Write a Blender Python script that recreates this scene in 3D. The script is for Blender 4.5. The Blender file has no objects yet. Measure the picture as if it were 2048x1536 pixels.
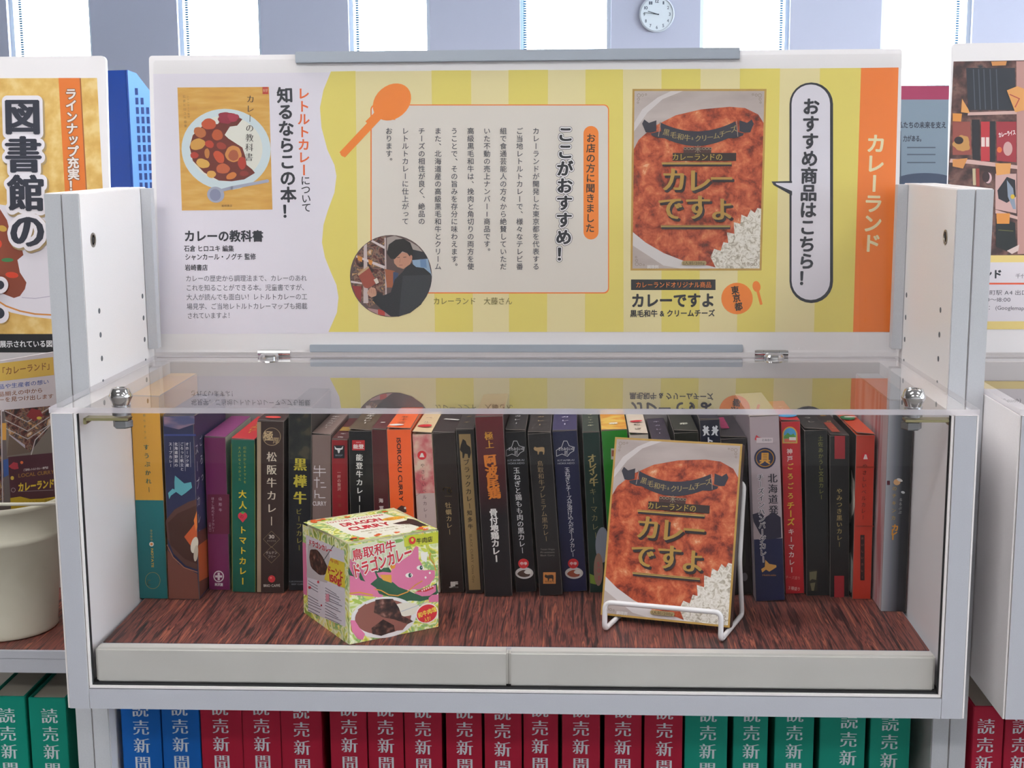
import bpy, bmesh, math, random
from mathutils import Vector, Matrix, Euler
from mathutils.geometry import tessellate_polygon
random.seed(7)
SC = bpy.context.scene
COL = SC.collection
ZW = 1200.0            # lid height above the floor, mm; all lengths below are millimetres

# ------------------------------------------------------------------ camera
CP = Vector((62.685, -1269.487, 237.442)); YAW, PITCH, ROLL, FPX = -0.0459, -0.1673, -0.0063, 2788.65
FW = Vector((math.sin(YAW)*math.cos(PITCH), math.cos(YAW)*math.cos(PITCH), math.sin(PITCH)))
_r = FW.cross(Vector((0, 0, 1))).normalized(); _u = _r.cross(FW)
RR = _r*math.cos(ROLL)+_u*math.sin(ROLL); UU = -_r*math.sin(ROLL)+_u*math.cos(ROLL)
cam = bpy.data.cameras.new('camera'); camo = bpy.data.objects.new('camera', cam); COL.objects.link(camo)
cam.sensor_width = 36; cam.lens = FPX*36/2048; cam.clip_end = 100; cam.clip_start = 0.05
camo.matrix_world = Matrix.Translation(Vector((CP.x, CP.y, CP.z+ZW))/1000) @ Matrix((RR, UU, -FW)).transposed().to_4x4()
SC.camera = camo

# ------------------------------------------------------------------ light
W = bpy.data.worlds.new('sky'); SC.world = W; W.use_nodes = True
W.node_tree.nodes['Background'].inputs[0].default_value = (0.86, 0.93, 1.0, 1)
W.node_tree.nodes['Background'].inputs[1].default_value = 24.0
LAMP = 26.0
SC.view_settings.view_transform = 'Standard'; SC.view_settings.look = 'None'
SC.view_settings.exposure = 0.0; SC.view_settings.gamma = 1.0; SC.view_settings.use_curve_mapping = False
SC.cycles.max_bounces = 10; SC.cycles.transparent_max_bounces = 24; SC.cycles.caustics_reflective = False
SC.cycles.sample_clamp_indirect = 4.0

# ------------------------------------------------------------------ materials
def lin(h):
    if isinstance(h, str):
        h = h.lstrip('#'); h = tuple(int(h[i:i+2], 16)/255 for i in (0, 2, 4))
    else: h = tuple(v/255 for v in h)
    return tuple((v/12.92 if v <= .04045 else ((v+.055)/1.055)**2.4) for v in h)
_M = {}
def mat(c, rough=.5, metal=0.0, spec=.5):
    k = (tuple(c) if not isinstance(c, str) else c, rough, metal, spec)
    if k in _M: return _M[k]
    m = bpy.data.materials.new('paint_%d' % len(_M)); m.use_nodes = True
    b = m.node_tree.nodes['Principled BSDF']
    b.inputs['Base Color'].default_value = lin(c)+(1,)
    b.inputs['Roughness'].default_value = rough; b.inputs['Metallic'].default_value = metal
    b.inputs['Specular IOR Level'].default_value = spec
    _M[k] = m; return m
def M_(c, **k): return c if isinstance(c, bpy.types.Material) else mat(c, **k)
def nodes(name):
    m = bpy.data.materials.new(name); m.use_nodes = True; nt = m.node_tree
    return m, nt, nt.nodes['Principled BSDF']
def ramp(nt, stops, src):
    r = nt.nodes.new('ShaderNodeValToRGB'); e = r.color_ramp.elements
    e[0].position, e[0].color = stops[0][0], lin(stops[0][1])+(1,)
    e[1].position, e[1].color = stops[-1][0], lin(stops[-1][1])+(1,)
    for p, c in stops[1:-1]:
        x = e.new(p); x.color = lin(c)+(1,)
    nt.links.new(src, r.inputs[0]); return r.outputs[0]
def noise_mat(name, stops, scale=(1, 1, 1), ns=40, detail=4, rough=.5, bump=0.0, dist=0.0, kind='NOISE', nr=.5):
    m, nt, b = nodes(name)
    tc = nt.nodes.new('ShaderNodeTexCoord'); mp = nt.nodes.new('ShaderNodeMapping'); mp.inputs['Scale'].default_value = scale
    nt.links.new(tc.outputs['Object'], mp.inputs[0])
    if kind == 'VORONOI':
        n = nt.nodes.new('ShaderNodeTexVoronoi'); n.inputs['Scale'].default_value = ns; out = n.outputs['Distance']
    else:
        n = nt.nodes.new('ShaderNodeTexNoise'); n.inputs['Scale'].default_value = ns; n.inputs['Detail'].default_value = detail
        n.inputs['Distortion'].default_value = dist; n.inputs['Roughness'].default_value = nr; out = n.outputs[0]
    nt.links.new(mp.outputs[0], n.inputs['Vector'])
    nt.links.new(ramp(nt, stops, out), b.inputs['Base Color']); b.inputs['Roughness'].default_value = rough
    if bump:
        bp = nt.nodes.new('ShaderNodeBump'); bp.inputs['Strength'].default_value = bump; bp.inputs['Distance'].default_value = .001
        nt.links.new(out, bp.inputs['Height']); nt.links.new(bp.outputs[0], b.inputs['Normal'])
    return m
def grad_mat(name, axis, stops, lo, hi, rough=.35):
    """printed colour gradient along a local axis of the carton"""
    m, nt, b = nodes(name)
    tc = nt.nodes.new('ShaderNodeTexCoord'); sp = nt.nodes.new('ShaderNodeSeparateXYZ'); nt.links.new(tc.outputs['Object'], sp.inputs[0])
    mr = nt.nodes.new('ShaderNodeMapRange'); mr.inputs[1].default_value = lo/1000; mr.inputs[2].default_value = hi/1000
    nt.links.new(sp.outputs['XYZ'.index(axis)], mr.inputs[0])
    nt.links.new(ramp(nt, stops, mr.outputs[0]), b.inputs['Base Color']); b.inputs['Roughness'].default_value = rough
    return m
def glass_mat(name, tint=(1, 1, 1), gain=1.0, rough=0.0, ior=1.49):
    m = bpy.data.materials.new(name); m.use_nodes = True; nt = m.node_tree; nt.nodes.clear()
    o = nt.nodes.new('ShaderNodeOutputMaterial'); mx = nt.nodes.new('ShaderNodeMixShader')
    t = nt.nodes.new('ShaderNodeBsdfTransparent'); t.inputs[0].default_value = tint+(1,)
    g = nt.nodes.new('ShaderNodeBsdfGlossy'); g.inputs['Roughness'].default_value = rough; g.inputs[0].default_value = (1, 1, 1, 1)
    f = nt.nodes.new('ShaderNodeFresnel'); f.inputs[0].default_value = ior
    ge = nt.nodes.new('ShaderNodeNewGeometry')
    inv = nt.nodes.new('ShaderNodeMath'); inv.operation = 'SUBTRACT'; inv.inputs[0].default_value = 1; nt.links.new(ge.outputs['Backfacing'], inv.inputs[1])
    a = nt.nodes.new('ShaderNodeMath'); a.operation = 'MULTIPLY'; nt.links.new(f.outputs[0], a.inputs[0]); nt.links.new(inv.outputs[0], a.inputs[1])
    s = nt.nodes.new('ShaderNodeMath'); s.operation = 'MULTIPLY'; s.use_clamp = True; s.inputs[1].default_value = gain; nt.links.new(a.outputs[0], s.inputs[0])
    nt.links.new(s.outputs[0], mx.inputs[0]); nt.links.new(t.outputs[0], mx.inputs[1]); nt.links.new(g.outputs[0], mx.inputs[2]); nt.links.new(mx.outputs[0], o.inputs[0])
    return m
def acryl_edge():
    m = bpy.data.materials.new('acrylic_edge'); m.use_nodes = True; nt = m.node_tree; nt.nodes.clear()
    o = nt.nodes.new('ShaderNodeOutputMaterial'); mx = nt.nodes.new('ShaderNodeMixShader'); mx.inputs[0].default_value = .62
    t = nt.nodes.new('ShaderNodeBsdfTransparent'); b = nt.nodes.new('ShaderNodeBsdfPrincipled')
    b.inputs['Base Color'].default_value = lin('d8d4dc')+(1,); b.inputs['Roughness'].default_value = .15
    nt.links.new(t.outputs[0], mx.inputs[1]); nt.links.new(b.outputs[0], mx.inputs[2]); nt.links.new(mx.outputs[0], o.inputs[0])
    return m
LAM = noise_mat('white_laminate', [(0.3, 'e8e5e6'), (0.7, 'edeaec')], ns=900, detail=2, rough=.38, bump=.02)
LAMG = noise_mat('grey_white_edging', [(0.3, 'b3b6c0'), (0.7, 'b9bcc6')], ns=1200, detail=2, rough=.4)
EDGE = noise_mat('upright_edging', [(0.3, 'bdc0c7'), (0.7, 'c4c7cd')], ns=1200, detail=2, rough=.45)
CREAM = noise_mat('cream_enamel', [(0.25, 'cdccc7'), (0.75, 'd3d2cd')], ns=14, detail=3, rough=.35)
WOOD = noise_mat('dark_wood_grain_sheet', [(0.30, '1f1719'), (0.42, '4a2c2b'), (0.5, '84493f'), (0.57, '4a2d2c'), (0.66, 'a8604c'), (0.78, '332223')],
                 scale=(260, 11, 1), ns=1.0, detail=5, rough=.5, dist=.6)
ALU = mat('9ba3ae', rough=.42, metal=.35)
CHROME = mat('d8d8da', rough=.08, metal=1.0)
ZINC = mat('b9b48c', rough=.3, metal=1.0)
DARKM = mat('1b1c20', rough=.7)
LIDG = glass_mat('acrylic_sheet', (.975, .975, .98), 1.45)
PANEG = glass_mat('front_acrylic', (.955, .955, .96), .5)
WING = glass_mat('window_glass', (.97, .99, 1), 1.0)
AEDGE = acryl_edge()
PLAST = mat('f0eef2', rough=.25)
CURRY = noise_mat('printed_curry', [(0.30, '3c120d'), (0.40, '7d2a17'), (0.47, 'ab4625'), (0.55, 'c7603a'), (0.63, 'd88255'), (0.70, 'efc9a6'), (0.8, 'c7603a')], ns=58, detail=10, rough=.35, dist=.3, nr=.68)
RICE = noise_mat('printed_rice', [(0.32, 'a89f8e'), (0.45, 'd6d0c2'), (0.55, 'f3f0e8'), (0.7, 'cbc4b5')], ns=170, detail=3, rough=.4, dist=1.2)
GOLDP = noise_mat('printed_gold', [(0.3, 'b58f45'), (0.7, 'c5a052')], ns=60, rough=.35)
MUST = noise_mat('mustard_print', [(0.3, 'd09b47'), (0.5, 'daa750'), (0.7, 'e0b768')], scale=(1, 1, 5), ns=30, rough=.4)
GOLDBG = noise_mat('mottled_gold_print', [(0.35, 'd2a85c'), (0.5, 'ddb86c'), (0.65, 'e8cc8a')], ns=60, detail=3, rough=.3)
MEAT = noise_mat('printed_beef', [(0.3, '150c0c'), (0.5, '3c241f'), (0.62, '6b4238'), (0.72, '9a7366')], ns=150, detail=5, rough=.4)
LEAF = noise_mat('printed_foliage', [(0.34, '8fae4e'), (0.42, 'e6e25a'), (0.5, 'f0f3d8'), (0.56, 'b7cc62'), (0.62, '7fb27a'), (0.68, 'f6ef8a'), (0.78, 'e9742f')], ns=55, detail=2, rough=.35, dist=1.5)
SHELFPH = noise_mat('printed_goods', [(0.36, '2a2224'), (0.44, '5d2b28'), (0.5, '8f6f5e'), (0.56, '33313a'), (0.64, 'b98a58'), (0.74, 'd9cfc4')], ns=110, detail=3, rough=.35, dist=.5)

# ------------------------------------------------------------------ geometry helpers (millimetres)
def mk(name, verts, faces, mats, parent=None, mi=None, smooth=False, bevel=0, tris=None):
    me = bpy.data.meshes.new(name)
    me.from_pydata([(v[0]/1000, v[1]/1000, v[2]/1000) for v in verts], [], faces)
    mats = mats if isinstance(mats, (list, tuple)) and not isinstance(mats, str) else [mats]
    for m in mats: me.materials.append(M_(m))
    if mi: me.polygons.foreach_set('material_index', mi)
    if smooth: me.polygons.foreach_set('use_smooth', [True]*len(me.polygons))
    if bevel:
        bm = bmesh.new(); bm.from_mesh(me)
        bmesh.ops.bevel(bm, geom=bm.edges[:], offset=bevel/1000, segments=2, affect='EDGES', clamp_overlap=True)
        bm.to_mesh(me); bm.free()
    me.update()
    o = bpy.data.objects.new(name, me); COL.objects.link(o)
    if parent: o.parent = parent
    else: o.location.z = ZW/1000
    return o
BF = [(0, 3, 2, 1), (4, 5, 6, 7), (0, 1, 5, 4), (1, 2, 6, 5), (2, 3, 7, 6), (3, 0, 4, 7)]   # bottom top front right back left
def bv(x0, x1, y0, y1, z0, z1):
    return [(x0, y0, z0), (x1, y0, z0), (x1, y1, z0), (x0, y1, z0), (x0, y0, z1), (x1, y0, z1), (x1, y1, z1), (x0, y1, z1)]
def box(name, b, m, parent=None, bevel=0, mi=None):
    return mk(name, bv(*b), BF, m, parent, mi=mi, bevel=bevel)
def boxes(name, bl, m, parent=None, bevel=0):
    V, F = [], []
    for b in bl:
        n = len(V); V += bv(*b); F += [tuple(i+n for i in f) for f in BF]
    return mk(name, V, F, m, parent, bevel=bevel)
def lathe(name, prof, m, parent, c=(0, 0, 0), axis='Z', n=28, smooth=True):
    V, F = [], []
    for r, h in prof:
        for k in range(n):
            a = 2*math.pi*k/n; p = (r*math.cos(a), r*math.sin(a), h)
            if axis == 'X': p = (h, p[0], p[1])
            if axis == 'Y': p = (p[0], h, p[1])
            V.append((p[0]+c[0], p[1]+c[1], p[2]+c[2]))
    for i in range(len(prof)-1):
        for k in range(n):
            k2 = (k+1) % n; F.append((i*n+k, i*n+k2, (i+1)*n+k2, (i+1)*n+k))
    F.append(tuple(range(n))[::-1]); F.append(tuple((len(prof)-1)*n+k for k in range(n)))
    o = mk(name, V, F, m, parent)
    if smooth:
        me = o.data
        for p in me.polygons: p.use_smooth = len(p.vertices) == 4
        me.set_sharp_from_angle(angle=math.radians(35))
    return o
def tube(name, pts, r, m, parent, n=10, closed=False, fillet=0):
    P = [Vector(p) for p in pts]
    if fillet:
        Q = []
        rng = range(len(P)) if closed else range(1, len(P)-1)
        if not closed: Q.append(P[0])
        for i in rng:
            a, b, c = P[i-1], P[i], P[(i+1) % len(P)]
            f1 = min(fillet, (a-b).length*.45); f2 = min(fillet, (c-b).length*.45)
            s, e = b+(a-b).normalized()*f1, b+(c-b).normalized()*f2
            for k in range(7):
                t = k/6; Q.append(s*(1-t)**2+b*2*t*(1-t)+e*t*t)
        if not closed: Q.append(P[-1])
        P = Q
    V, F = [], []; L = len(P); up = None
    for i in range(L):
        d = (P[(i+1) % L]-P[i-1]) if closed else (P[min(i+1, L-1)]-P[max(i-1, 0)])
        d.normalize()
        if up is None: up = d.orthogonal().normalized()
        up = (up-d*up.dot(d)).normalized(); s = d.cross(up)
        for k in range(n):
            a = 2*math.pi*k/n; V.append(P[i]+up*math.cos(a)*r+s*math.sin(a)*r)
    for i in range(L if closed else L-1):
        j = (i+1) % L
        for k in range(n):
            k2 = (k+1) % n; F.append((i*n+k, i*n+k2, j*n+k2, j*n+k))
    if not closed: F.append(tuple(range(n))[::-1]); F.append(tuple((L-1)*n+k for k in range(n)))
    return mk(name, V, F, m, parent, smooth=True)
def thing(name, label, cat, loc=(0, 0, 0), rot=(0, 0, 0), group=None, M=None):
    o = bpy.data.objects.new(name, None); COL.objects.link(o); o.empty_display_size = .02
    mw = M if M is not None else Matrix.Translation(Vector(loc)) @ Euler(rot).to_matrix().to_4x4()   # mm space
    t = mw.translation; q = mw.to_3x3().to_4x4()
    o.matrix_world = Matrix.Translation(Vector((t.x, t.y, t.z+ZW))/1000) @ q
    o['label'] = label; o['category'] = cat
    if group: o['group'] = group
    return o, mw
def tag(o, label, cat, group=None):
    o['label'] = label; o['category'] = cat
    if group: o['group'] = group
    return o
def struct(o): o['kind'] = 'structure'; return o

# photo pixel -> point on a real plane
def pray(x, y): return FW+RR*((x-1024)/FPX)-UU*((y-768)/FPX)
def onplane(x, y, O, N):
    d = pray(x, y); return CP+d*((O-CP).dot(N)/d.dot(N))
def onY(x, y, Y): return onplane(x, y, Vector((0, Y, 0)), Vector((0, 1, 0)))
def onZ(x, y, Z): return onplane(x, y, Vector((0, 0, Z)), Vector((0, 0, 1)))

# ------------------------------------------------------------------ glyphs and flat print
_G = {}
def glyph(ch, wx=0.0, wy=0.0):
    k = (ch, wx, wy)
    if k in _G: return _G[k]
    if (ch,) not in _G:
        c = bpy.data.curves.new('t', 'FONT'); c.body = ch; c.size = 1; c.resolution_u = 3
        o = bpy.data.objects.new('t', c); me = o.to_mesh()
        vs = [(v.co.x, v.co.y) for v in me.vertices]; fs = [tuple(p.vertices) for p in me.polygons]
        o.to_mesh_clear(); bpy.data.objects.remove(o); bpy.data.curves.remove(c)
        _G[(ch,)] = (vs, fs)
    vs, fs = _G[(ch,)]
    if wx or wy:
        cnt = {}
        for f in fs:
            for i in range(len(f)):
                a, b = f[i], f[(i+1) % len(f)]; cnt.setdefault((min(a, b), max(a, b)), []).append(f)
        nrm = {}
        for (a, b), ff in cnt.items():
            if len(ff) != 1: continue
            A, B = vs[a], vs[b]; n = Vector((B[1]-A[1], A[0]-B[0]))
            if n.length < 1e-9: continue
            n.normalize(); f = ff[0]
            cx = sum(vs[i][0] for i in f)/len(f); cy = sum(vs[i][1] for i in f)/len(f)
            if n.x*(cx-(A[0]+B[0])/2)+n.y*(cy-(A[1]+B[1])/2) > 0: n = -n
            for i in (a, b): nrm.setdefault(i, []).append(n)
        out = []
        for i, v in enumerate(vs):
            if i in nrm:
                s = Vector((0, 0))
                for n in nrm[i]: s += n
                if s.length > 1e-6:
                    l = s.length/len(nrm[i]); s = s.normalized()/max(.6, l)
                out.append((v[0]+s.x*wx, v[1]+s.y*wy))
            else: out.append(v)
        vs = out
    _G[k] = (vs, fs); return _G[k]
SMALL = 'ぁぃぅぇぉっゃゅょァィゥェォッャュョ'
class Sheet:
    """flat print on a plane of a thing: O origin, U right, V up in the thing's own millimetres"""
    def __init__(s, root, mw, O, U, V, lift=0.05, step=0.013):
        s.root, s.O, s.U, s.V = root, Vector(O), Vector(U).normalized(), Vector(V).normalized()
        s.N = s.U.cross(s.V); s.k = 0; s.lift, s.step = lift, step
        R = mw.to_3x3(); s.wO = mw @ s.O; s.wN = R @ s.N; s.inv = mw.inverted()
        s.buf = {}; s.bump = 0; s.part = 'printing'; s.crop(0, 0, 1)
    def px(s, x, y):
        p = s.inv @ onplane(x, y, s.wO, s.wN)-s.O
        return Vector((p.dot(s.U), p.dot(s.V)))
    def crop(s, ox, oy, sc): s.map = lambda a, b: s.px(ox+a/sc, oy+b/sc); return s
    def local(s): s.map = lambda a, b: Vector((a, b)); return s
    def quadmap(s, P, w, h):
        """P = TL TR BR BL in uv; coordinates 0..w, 0..h (down)"""
        P = [Vector(p) for p in P]
        s.map = lambda a, b: (P[0]*(1-a/w)+P[1]*(a/w))*(1-b/h)+(P[3]*(1-a/w)+P[2]*(a/w))*(b/h)
        return s
    def raw(s, uv, faces, m, up=0.0):
        V, F, MI, MS = s.buf.setdefault(s.part, ([], [], [], []))
        m = M_(m, rough=.45)
        if m not in MS: MS.append(m)
        n = len(V); off = s.lift+s.step*s.k+up
        V += [s.O+s.U*p[0]+s.V*p[1]+s.N*off for p in uv]
        F += [tuple(i+n for i in f) for f in faces]; MI += [MS.index(m)]*len(faces)
    def poly(s, pts, m, nol=False):
        if not nol: s.k += 1+s.bump; s.bump = 0
        uv = [s.map(*p) for p in pts]
        tri = tessellate_polygon([[Vector((p[0], p[1], 0)) for p in uv]])
        s.raw(uv, tri, m)
    def rect(s, x0, y0, x1, y1, m): s.poly([(x0, y0), (x1, y0), (x1, y1), (x0, y1)], m)
    def ell(s, cx, cy, rx, ry, m, rot=0, n=28, wob=0, seed=0):
        rnd = random.Random(seed); ph = [rnd.uniform(0, 6.28) for _ in range(3)]
        P = []
        for k in range(n):
            a = 2*math.pi*k/n; f = 1+wob*(math.sin(3*a+ph[0])+.6*math.sin(5*a+ph[1])+.5*math.sin(8*a+ph[2]))
            x, y = rx*math.cos(a)*f, ry*math.sin(a)*f
            P.append((cx+x*math.cos(rot)-y*math.sin(rot), cy+x*math.sin(rot)+y*math.cos(rot)))
        s.poly(P, m)
    def rr(s, x0, y0, x1, y1, r, m, n=6):
        P = []
        for cx, cy, a0 in ((x1-r, y0+r, -90), (x1-r, y1-r, 0), (x0+r, y1-r, 90), (x0+r, y0+r, 180)):
            for k in range(n+1):
                a = math.radians(a0+90*k/n); P.append((cx+r*math.cos(a), cy+r*math.sin(a)))
        s.poly(P, m)
    def line(s, pts, w, m, closed=False):
        s.k += 1+s.bump; s.bump = 0
        P = [Vector(p) for p in pts]; n = len(P)
        for i in range(n if closed else n-1):
            a, b = P[i], P[(i+1) % n]; d = b-a
            if d.length < 1e-6: continue
            d.normalize(); q = Vector((-d.y, d.x))*w/2; e = d*w*.35
            s.poly([tuple(a-e+q), tuple(b+e+q), tuple(b+e-q), tuple(a-e-q)], m, nol=True)
    def ring(s, cx, cy, rx, ry, w, m, a0=0, a1=360, n=32):
        s.line([(cx+rx*math.cos(math.radians(a0+(a1-a0)*k/n)), cy+ry*math.sin(math.radians(a0+(a1-a0)*k/n))) for k in range(n+1)], w, m)
    def spoon(s, cx, cy, rx, ry, rot, hx, hy, w, m):
        s.ell(cx, cy, rx, ry, m, rot=rot); s.line([(cx, cy), (hx, hy)], w, m); s.ell(hx, hy, w/2, w/2, m, n=12)
    def _place(s, ch, c, ex, ey, m, w, vert=False, up=0.0):
        if max(w) > .026 and min(w) >= 0:      # heavy strokes and outlines: the glyph stamped round an ellipse, each stamp a hair higher
            n = 30 if w[0] > .11 else (14 if w[0] > .06 else 6)
            for k in range(n+1):
                a = 2*math.pi*k/n; f = 0 if k == n else 1
                s._place(ch, c+(ex*math.cos(a)*w[0]+ey*math.sin(a)*w[1])*f, ex, ey, m, (.0, .0), vert, (k+1)*.006)
            s.bump = max(s.bump, (n+1)*.006/s.step); return
        vs, fs = glyph(ch, w[0], w[1])
        if not vs: return
        out = []
        for x, y in vs:
            x -= .5; y -= .38
            if vert:
                if ch in 'ー〜―—-': x, y = y, -x
                elif ch in '「」（）()': x, y = y, -x
                elif ch in '、。': x += .6; y += .55
                elif ch in SMALL: x += .08; y += .08
            out.append(c+ex*x+ey*y)
        s.raw(out, fs, m, up)
    def TV(s, text, p0, p1, size, m, w=0, shift=(0, 0)):
        """vertical text, p0 and p1 centres of the first and last character"""
        s.k += 1+s.bump; s.bump = 0
        w = w if isinstance(w, tuple) else (w, w)
        a, b = s.map(p0[0]+shift[0], p0[1]+shift[1]), s.map(p1[0]+shift[0], p1[1]+shift[1])
        mx = (s.map(p0[0]+size, p0[1])-s.map(*p0)).length; my = (s.map(p0[0], p0[1]+size)-s.map(*p0)).length
        up = (a-b).normalized() if len(text) > 1 else Vector((0, 1)); up = Vector((0, 1)) if up.y < .5 or abs(up.x) > .12 else up
        ex = Vector((up.y, -up.x))*mx; ey = up*my; n = len(text)
        for i, ch in enumerate(text):
            if ch in ' 　': continue
            t = i/(n-1) if n > 1 else 0
            c = a*(1-t)+b*t
            vs, _ = glyph(ch)
            if ord(ch) < 0x2000 and vs:
                mid = (min(v[0] for v in vs)+max(v[0] for v in vs))/2
                c = c-ex*(mid-.5)
            s._place(ch, c, ex, ey, m, w, True)
    def TH(s, text, p0, p1, h, m, w=0, shift=(0, 0)):
        """line of text from its left end p0 to its right end p1 at mid height"""
        s.k += 1+s.bump; s.bump = 0
        w = w if isinstance(w, tuple) else (w, w)
        adv = []
        for ch in text:
            if ch == ' ': adv.append((.3, 0)); continue
            if ch == '　' or ord(ch) > 0x2000: adv.append((1.0, 0)); continue
            vs, _ = glyph(ch); x0 = min(v[0] for v in vs); x1 = max(v[0] for v in vs); adv.append((x1-x0+.09, x0-.045))
        A = sum(a for a, _ in adv)
        a, b = s.map(p0[0]+shift[0], p0[1]+shift[1]), s.map(p1[0]+shift[0], p1[1]+shift[1]); d = (b-a)
        ex = d/A; q = Vector((-d.y, d.x)).normalized()
        dn = Vector((p1[0]-p0[0], p1[1]-p0[1])).normalized(); hv = (s.map(p0[0]-dn.y*h, p0[1]+dn.x*h)-s.map(*p0)).length
        ey = q*hv; x = 0
        for ch, (ad, x0) in zip(text, adv):
            if ch not in ' 　': s._place(ch, a+ex*(x-x0+.5), ex, ey, m, w)
            x += ad
    def out(s):
        for name, (V, F, MI, MS) in s.buf.items():
            if V: mk(name, V, F, MS, s.root, mi=MI)
        s.buf = {}
INK = '2b2f3a'

# ================================================================== the room
floor = struct(box('floor', (-9000, 9000, -5000, 11300, -ZW-60, -ZW), noise_mat('carpet', [(0.4, '6c6866'), (0.6, '7c7875')], ns=300, rough=.9)))
ceil = struct(box('ceiling', (-9000, 9000, -5000, 11300, 1900, 1960), noise_mat('ceiling_board', [(0.4, 'dddddd'), (0.6, 'e6e6e6')], ns=300, rough=.8)))
WALLM = noise_mat('blue_grey_wall_paint', [(0.35, 'babccf'), (0.65, 'c0c2d4')], ns=400, rough=.8)
WALLW = noise_mat('off_white_wall_paint', [(0.35, 'd9d8d6'), (0.65, 'dfdedc')], ns=400, rough=.8)
wins = [(-4874, -4138, 40), (-3378, -2650, 373), (-1890, -1186, 714), (-413, 364, 1050), (1120, 1880, 1563), (2644, 3408, 1916), (4170, 4940, None), (-6400, -5640, None)]
wins.sort()
zs0, zs1 = 250, 1800; segs = []; x = -9000
for w0, w1, _ in wins: segs.append((x, w0)); x = w1
segs.append((x, 9000))
bl = [(a, b, 11000, 11200, -ZW, 1900) for a, b in segs]
for w0, w1, _ in wins: bl += [(w0, w1, 11000, 11200, -ZW, zs0), (w0, w1, 11000, 11200, zs1, 1900)]
struct(boxes('wall_back', bl, WALLM))
struct(box('wall_left', (-9100, -9000, -5000, 11200, -ZW, 1900), noise_mat('taupe_wall_paint', [(0.35, '8a827a'), (0.65, '90887f')], ns=400, rough=.8)))
rb = [(9000, 9100, -5000, 11200, -ZW, 100), (9000, 9100, -5000, 11200, 1800, 1900)]; rw = []
for k in range(8):
    y0 = -4600+k*1950; rw.append((y0+250, y0+1950)); rb.append((9000, 9100, y0 if k else -5000, y0+250, 100, 1800))
rb.append((9000, 9100, -4600+8*1950, 11200, 100, 1800))
struct(boxes('wall_right', rb, WALLW))
struct(box('wall_front', (-9000, 9000, -5100, -5000, -ZW, 1900), WALLW))
FRAMEM = mat('e9f1f6', rough=.4)
for i, (w0, w1, cpx) in enumerate(wins):
    wr = bpy.data.objects.new('window_%d' % (i+1), None); COL.objects.link(wr); wr.location = (0, 0, ZW/1000); wr['kind'] = 'structure'
    boxes('window_frame', [(w0, w0+35, 11060, 11130, zs0, zs1), (w1-35, w1, 11060, 11130, zs0, zs1), (w0+35, w1-35, 11060, 11130, zs0, zs0+40), (w0+35, w1-35, 11060, 11130, zs1-40, zs1)], FRAMEM, wr)
    box('pane', (w0+35, w1-35, 11092, 11098, zs0+40, zs1-40), WING, wr)
    if cpx:
        cx = onY(cpx, 50, 11000).x
        o = boxes('blind_cord', [(cx-13, cx+13, 11020, 11030, zs0+60+k*20, zs0+60+k*20+14) for k in range(72)], mat('2f6c98', rough=.6), wr)
for i, (y0, y1) in enumerate(rw):
    wr = bpy.data.objects.new('window_%d' % (i+9), None); COL.objects.link(wr); wr.location = (0, 0, ZW/1000); wr['kind'] = 'structure'
    boxes('window_frame', [(9020, 9070, y0, y0+35, 100, 1800), (9020, 9070, y1-35, y1, 100, 1800), (9020, 9070, y0+35, y1-35, 100, 140), (9020, 9070, y0+35, y1-35, 1760, 1800)], FRAMEM, wr)
    box('pane', (9042, 9048, y0+35, y1-35, 140, 1760), WING, wr)
# fluorescent ceiling fittings
EM = bpy.data.materials.new('lamp_tube'); EM.use_nodes = True
_b = EM.node_tree.nodes['Principled BSDF']; _b.inputs['Base Color'].default_value = (.9, .9, .9, 1)
_b.inputs['Emission Color'].default_value = (1, .975, .95, 1); _b.inputs['Emission Strength'].default_value = LAMP
for iy, Y in enumerate((-3200, -1500, 200, 2200, 5000, 8500)):
    for ix, X in enumerate((-900, 2300, 5500)):
        t, mw = thing('ceiling_light', ['left', 'middle', 'right'][ix]+' long ceiling light fitting of the '+['first row behind the viewer', 'second row behind the viewer', 'row above the display case', 'first row past the display case', 'middle row of the room', 'row nearest the windows'][iy],
                      'ceiling light', (X, Y, 1900), group='ceiling lights')
        box('housing', (-650, 650, -160, 160, -30, 0), mat('e8e8e8'), t)
        box('diffuser', (-630, 630, -140, 140, -42, -30.5), EM, t)

# wall clock
cc = onY(1314, 28, 10960)
t, mw = thing('wall_clock', 'round white wall clock with dark hands between the windows', 'clock', (cc.x, 11000, cc.z))
lathe('case', [(144, -2), (150, -18), (150, -34), (138, -40), (136, -30)], mat('c9cfd8', rough=.4), t, axis='Y', n=40)
sh = Sheet(t, mw, (0, -31, 0), (1, 0, 0), (0, 0, 1)).local(); sh.part = 'dial'
sh.ell(0, 0, 136, 136, 'dfe7ee', n=40)
for k in range(12):
    a = math.radians(90-30*k); c = Vector((math.cos(a)*108, math.sin(a)*108)); n = str(k or 12)
    sh.TH(n, (c.x-8*len(n), c.y), (c.x+8*len(n), c.y), 36, '5c6674', w=.03)
sh.out()
for nm, ang, L, wd in (('hour_hand', 162, 80, 7), ('minute_hand', 173, 112, 5)):
    a = math.radians(ang); d = Vector((math.cos(a), 0, math.sin(a))); q = Vector((-math.sin(a), 0, math.cos(a)))*wd/2
    y0 = -36 if nm[0] == 'h' else -40
    P = [d*-18+q, d*L+q*.5, d*L-q*.5, d*-18-q]
    V = [(p.x, y0, p.z) for p in P]+[(p.x, y0-2, p.z) for p in P]
    mk(nm, V, [(0, 1, 2, 3), (7, 6, 5, 4), (0, 4, 5, 1), (1, 5, 6, 2), (2, 6, 7, 3), (3, 7, 4, 0)], '232c38', t)

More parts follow.
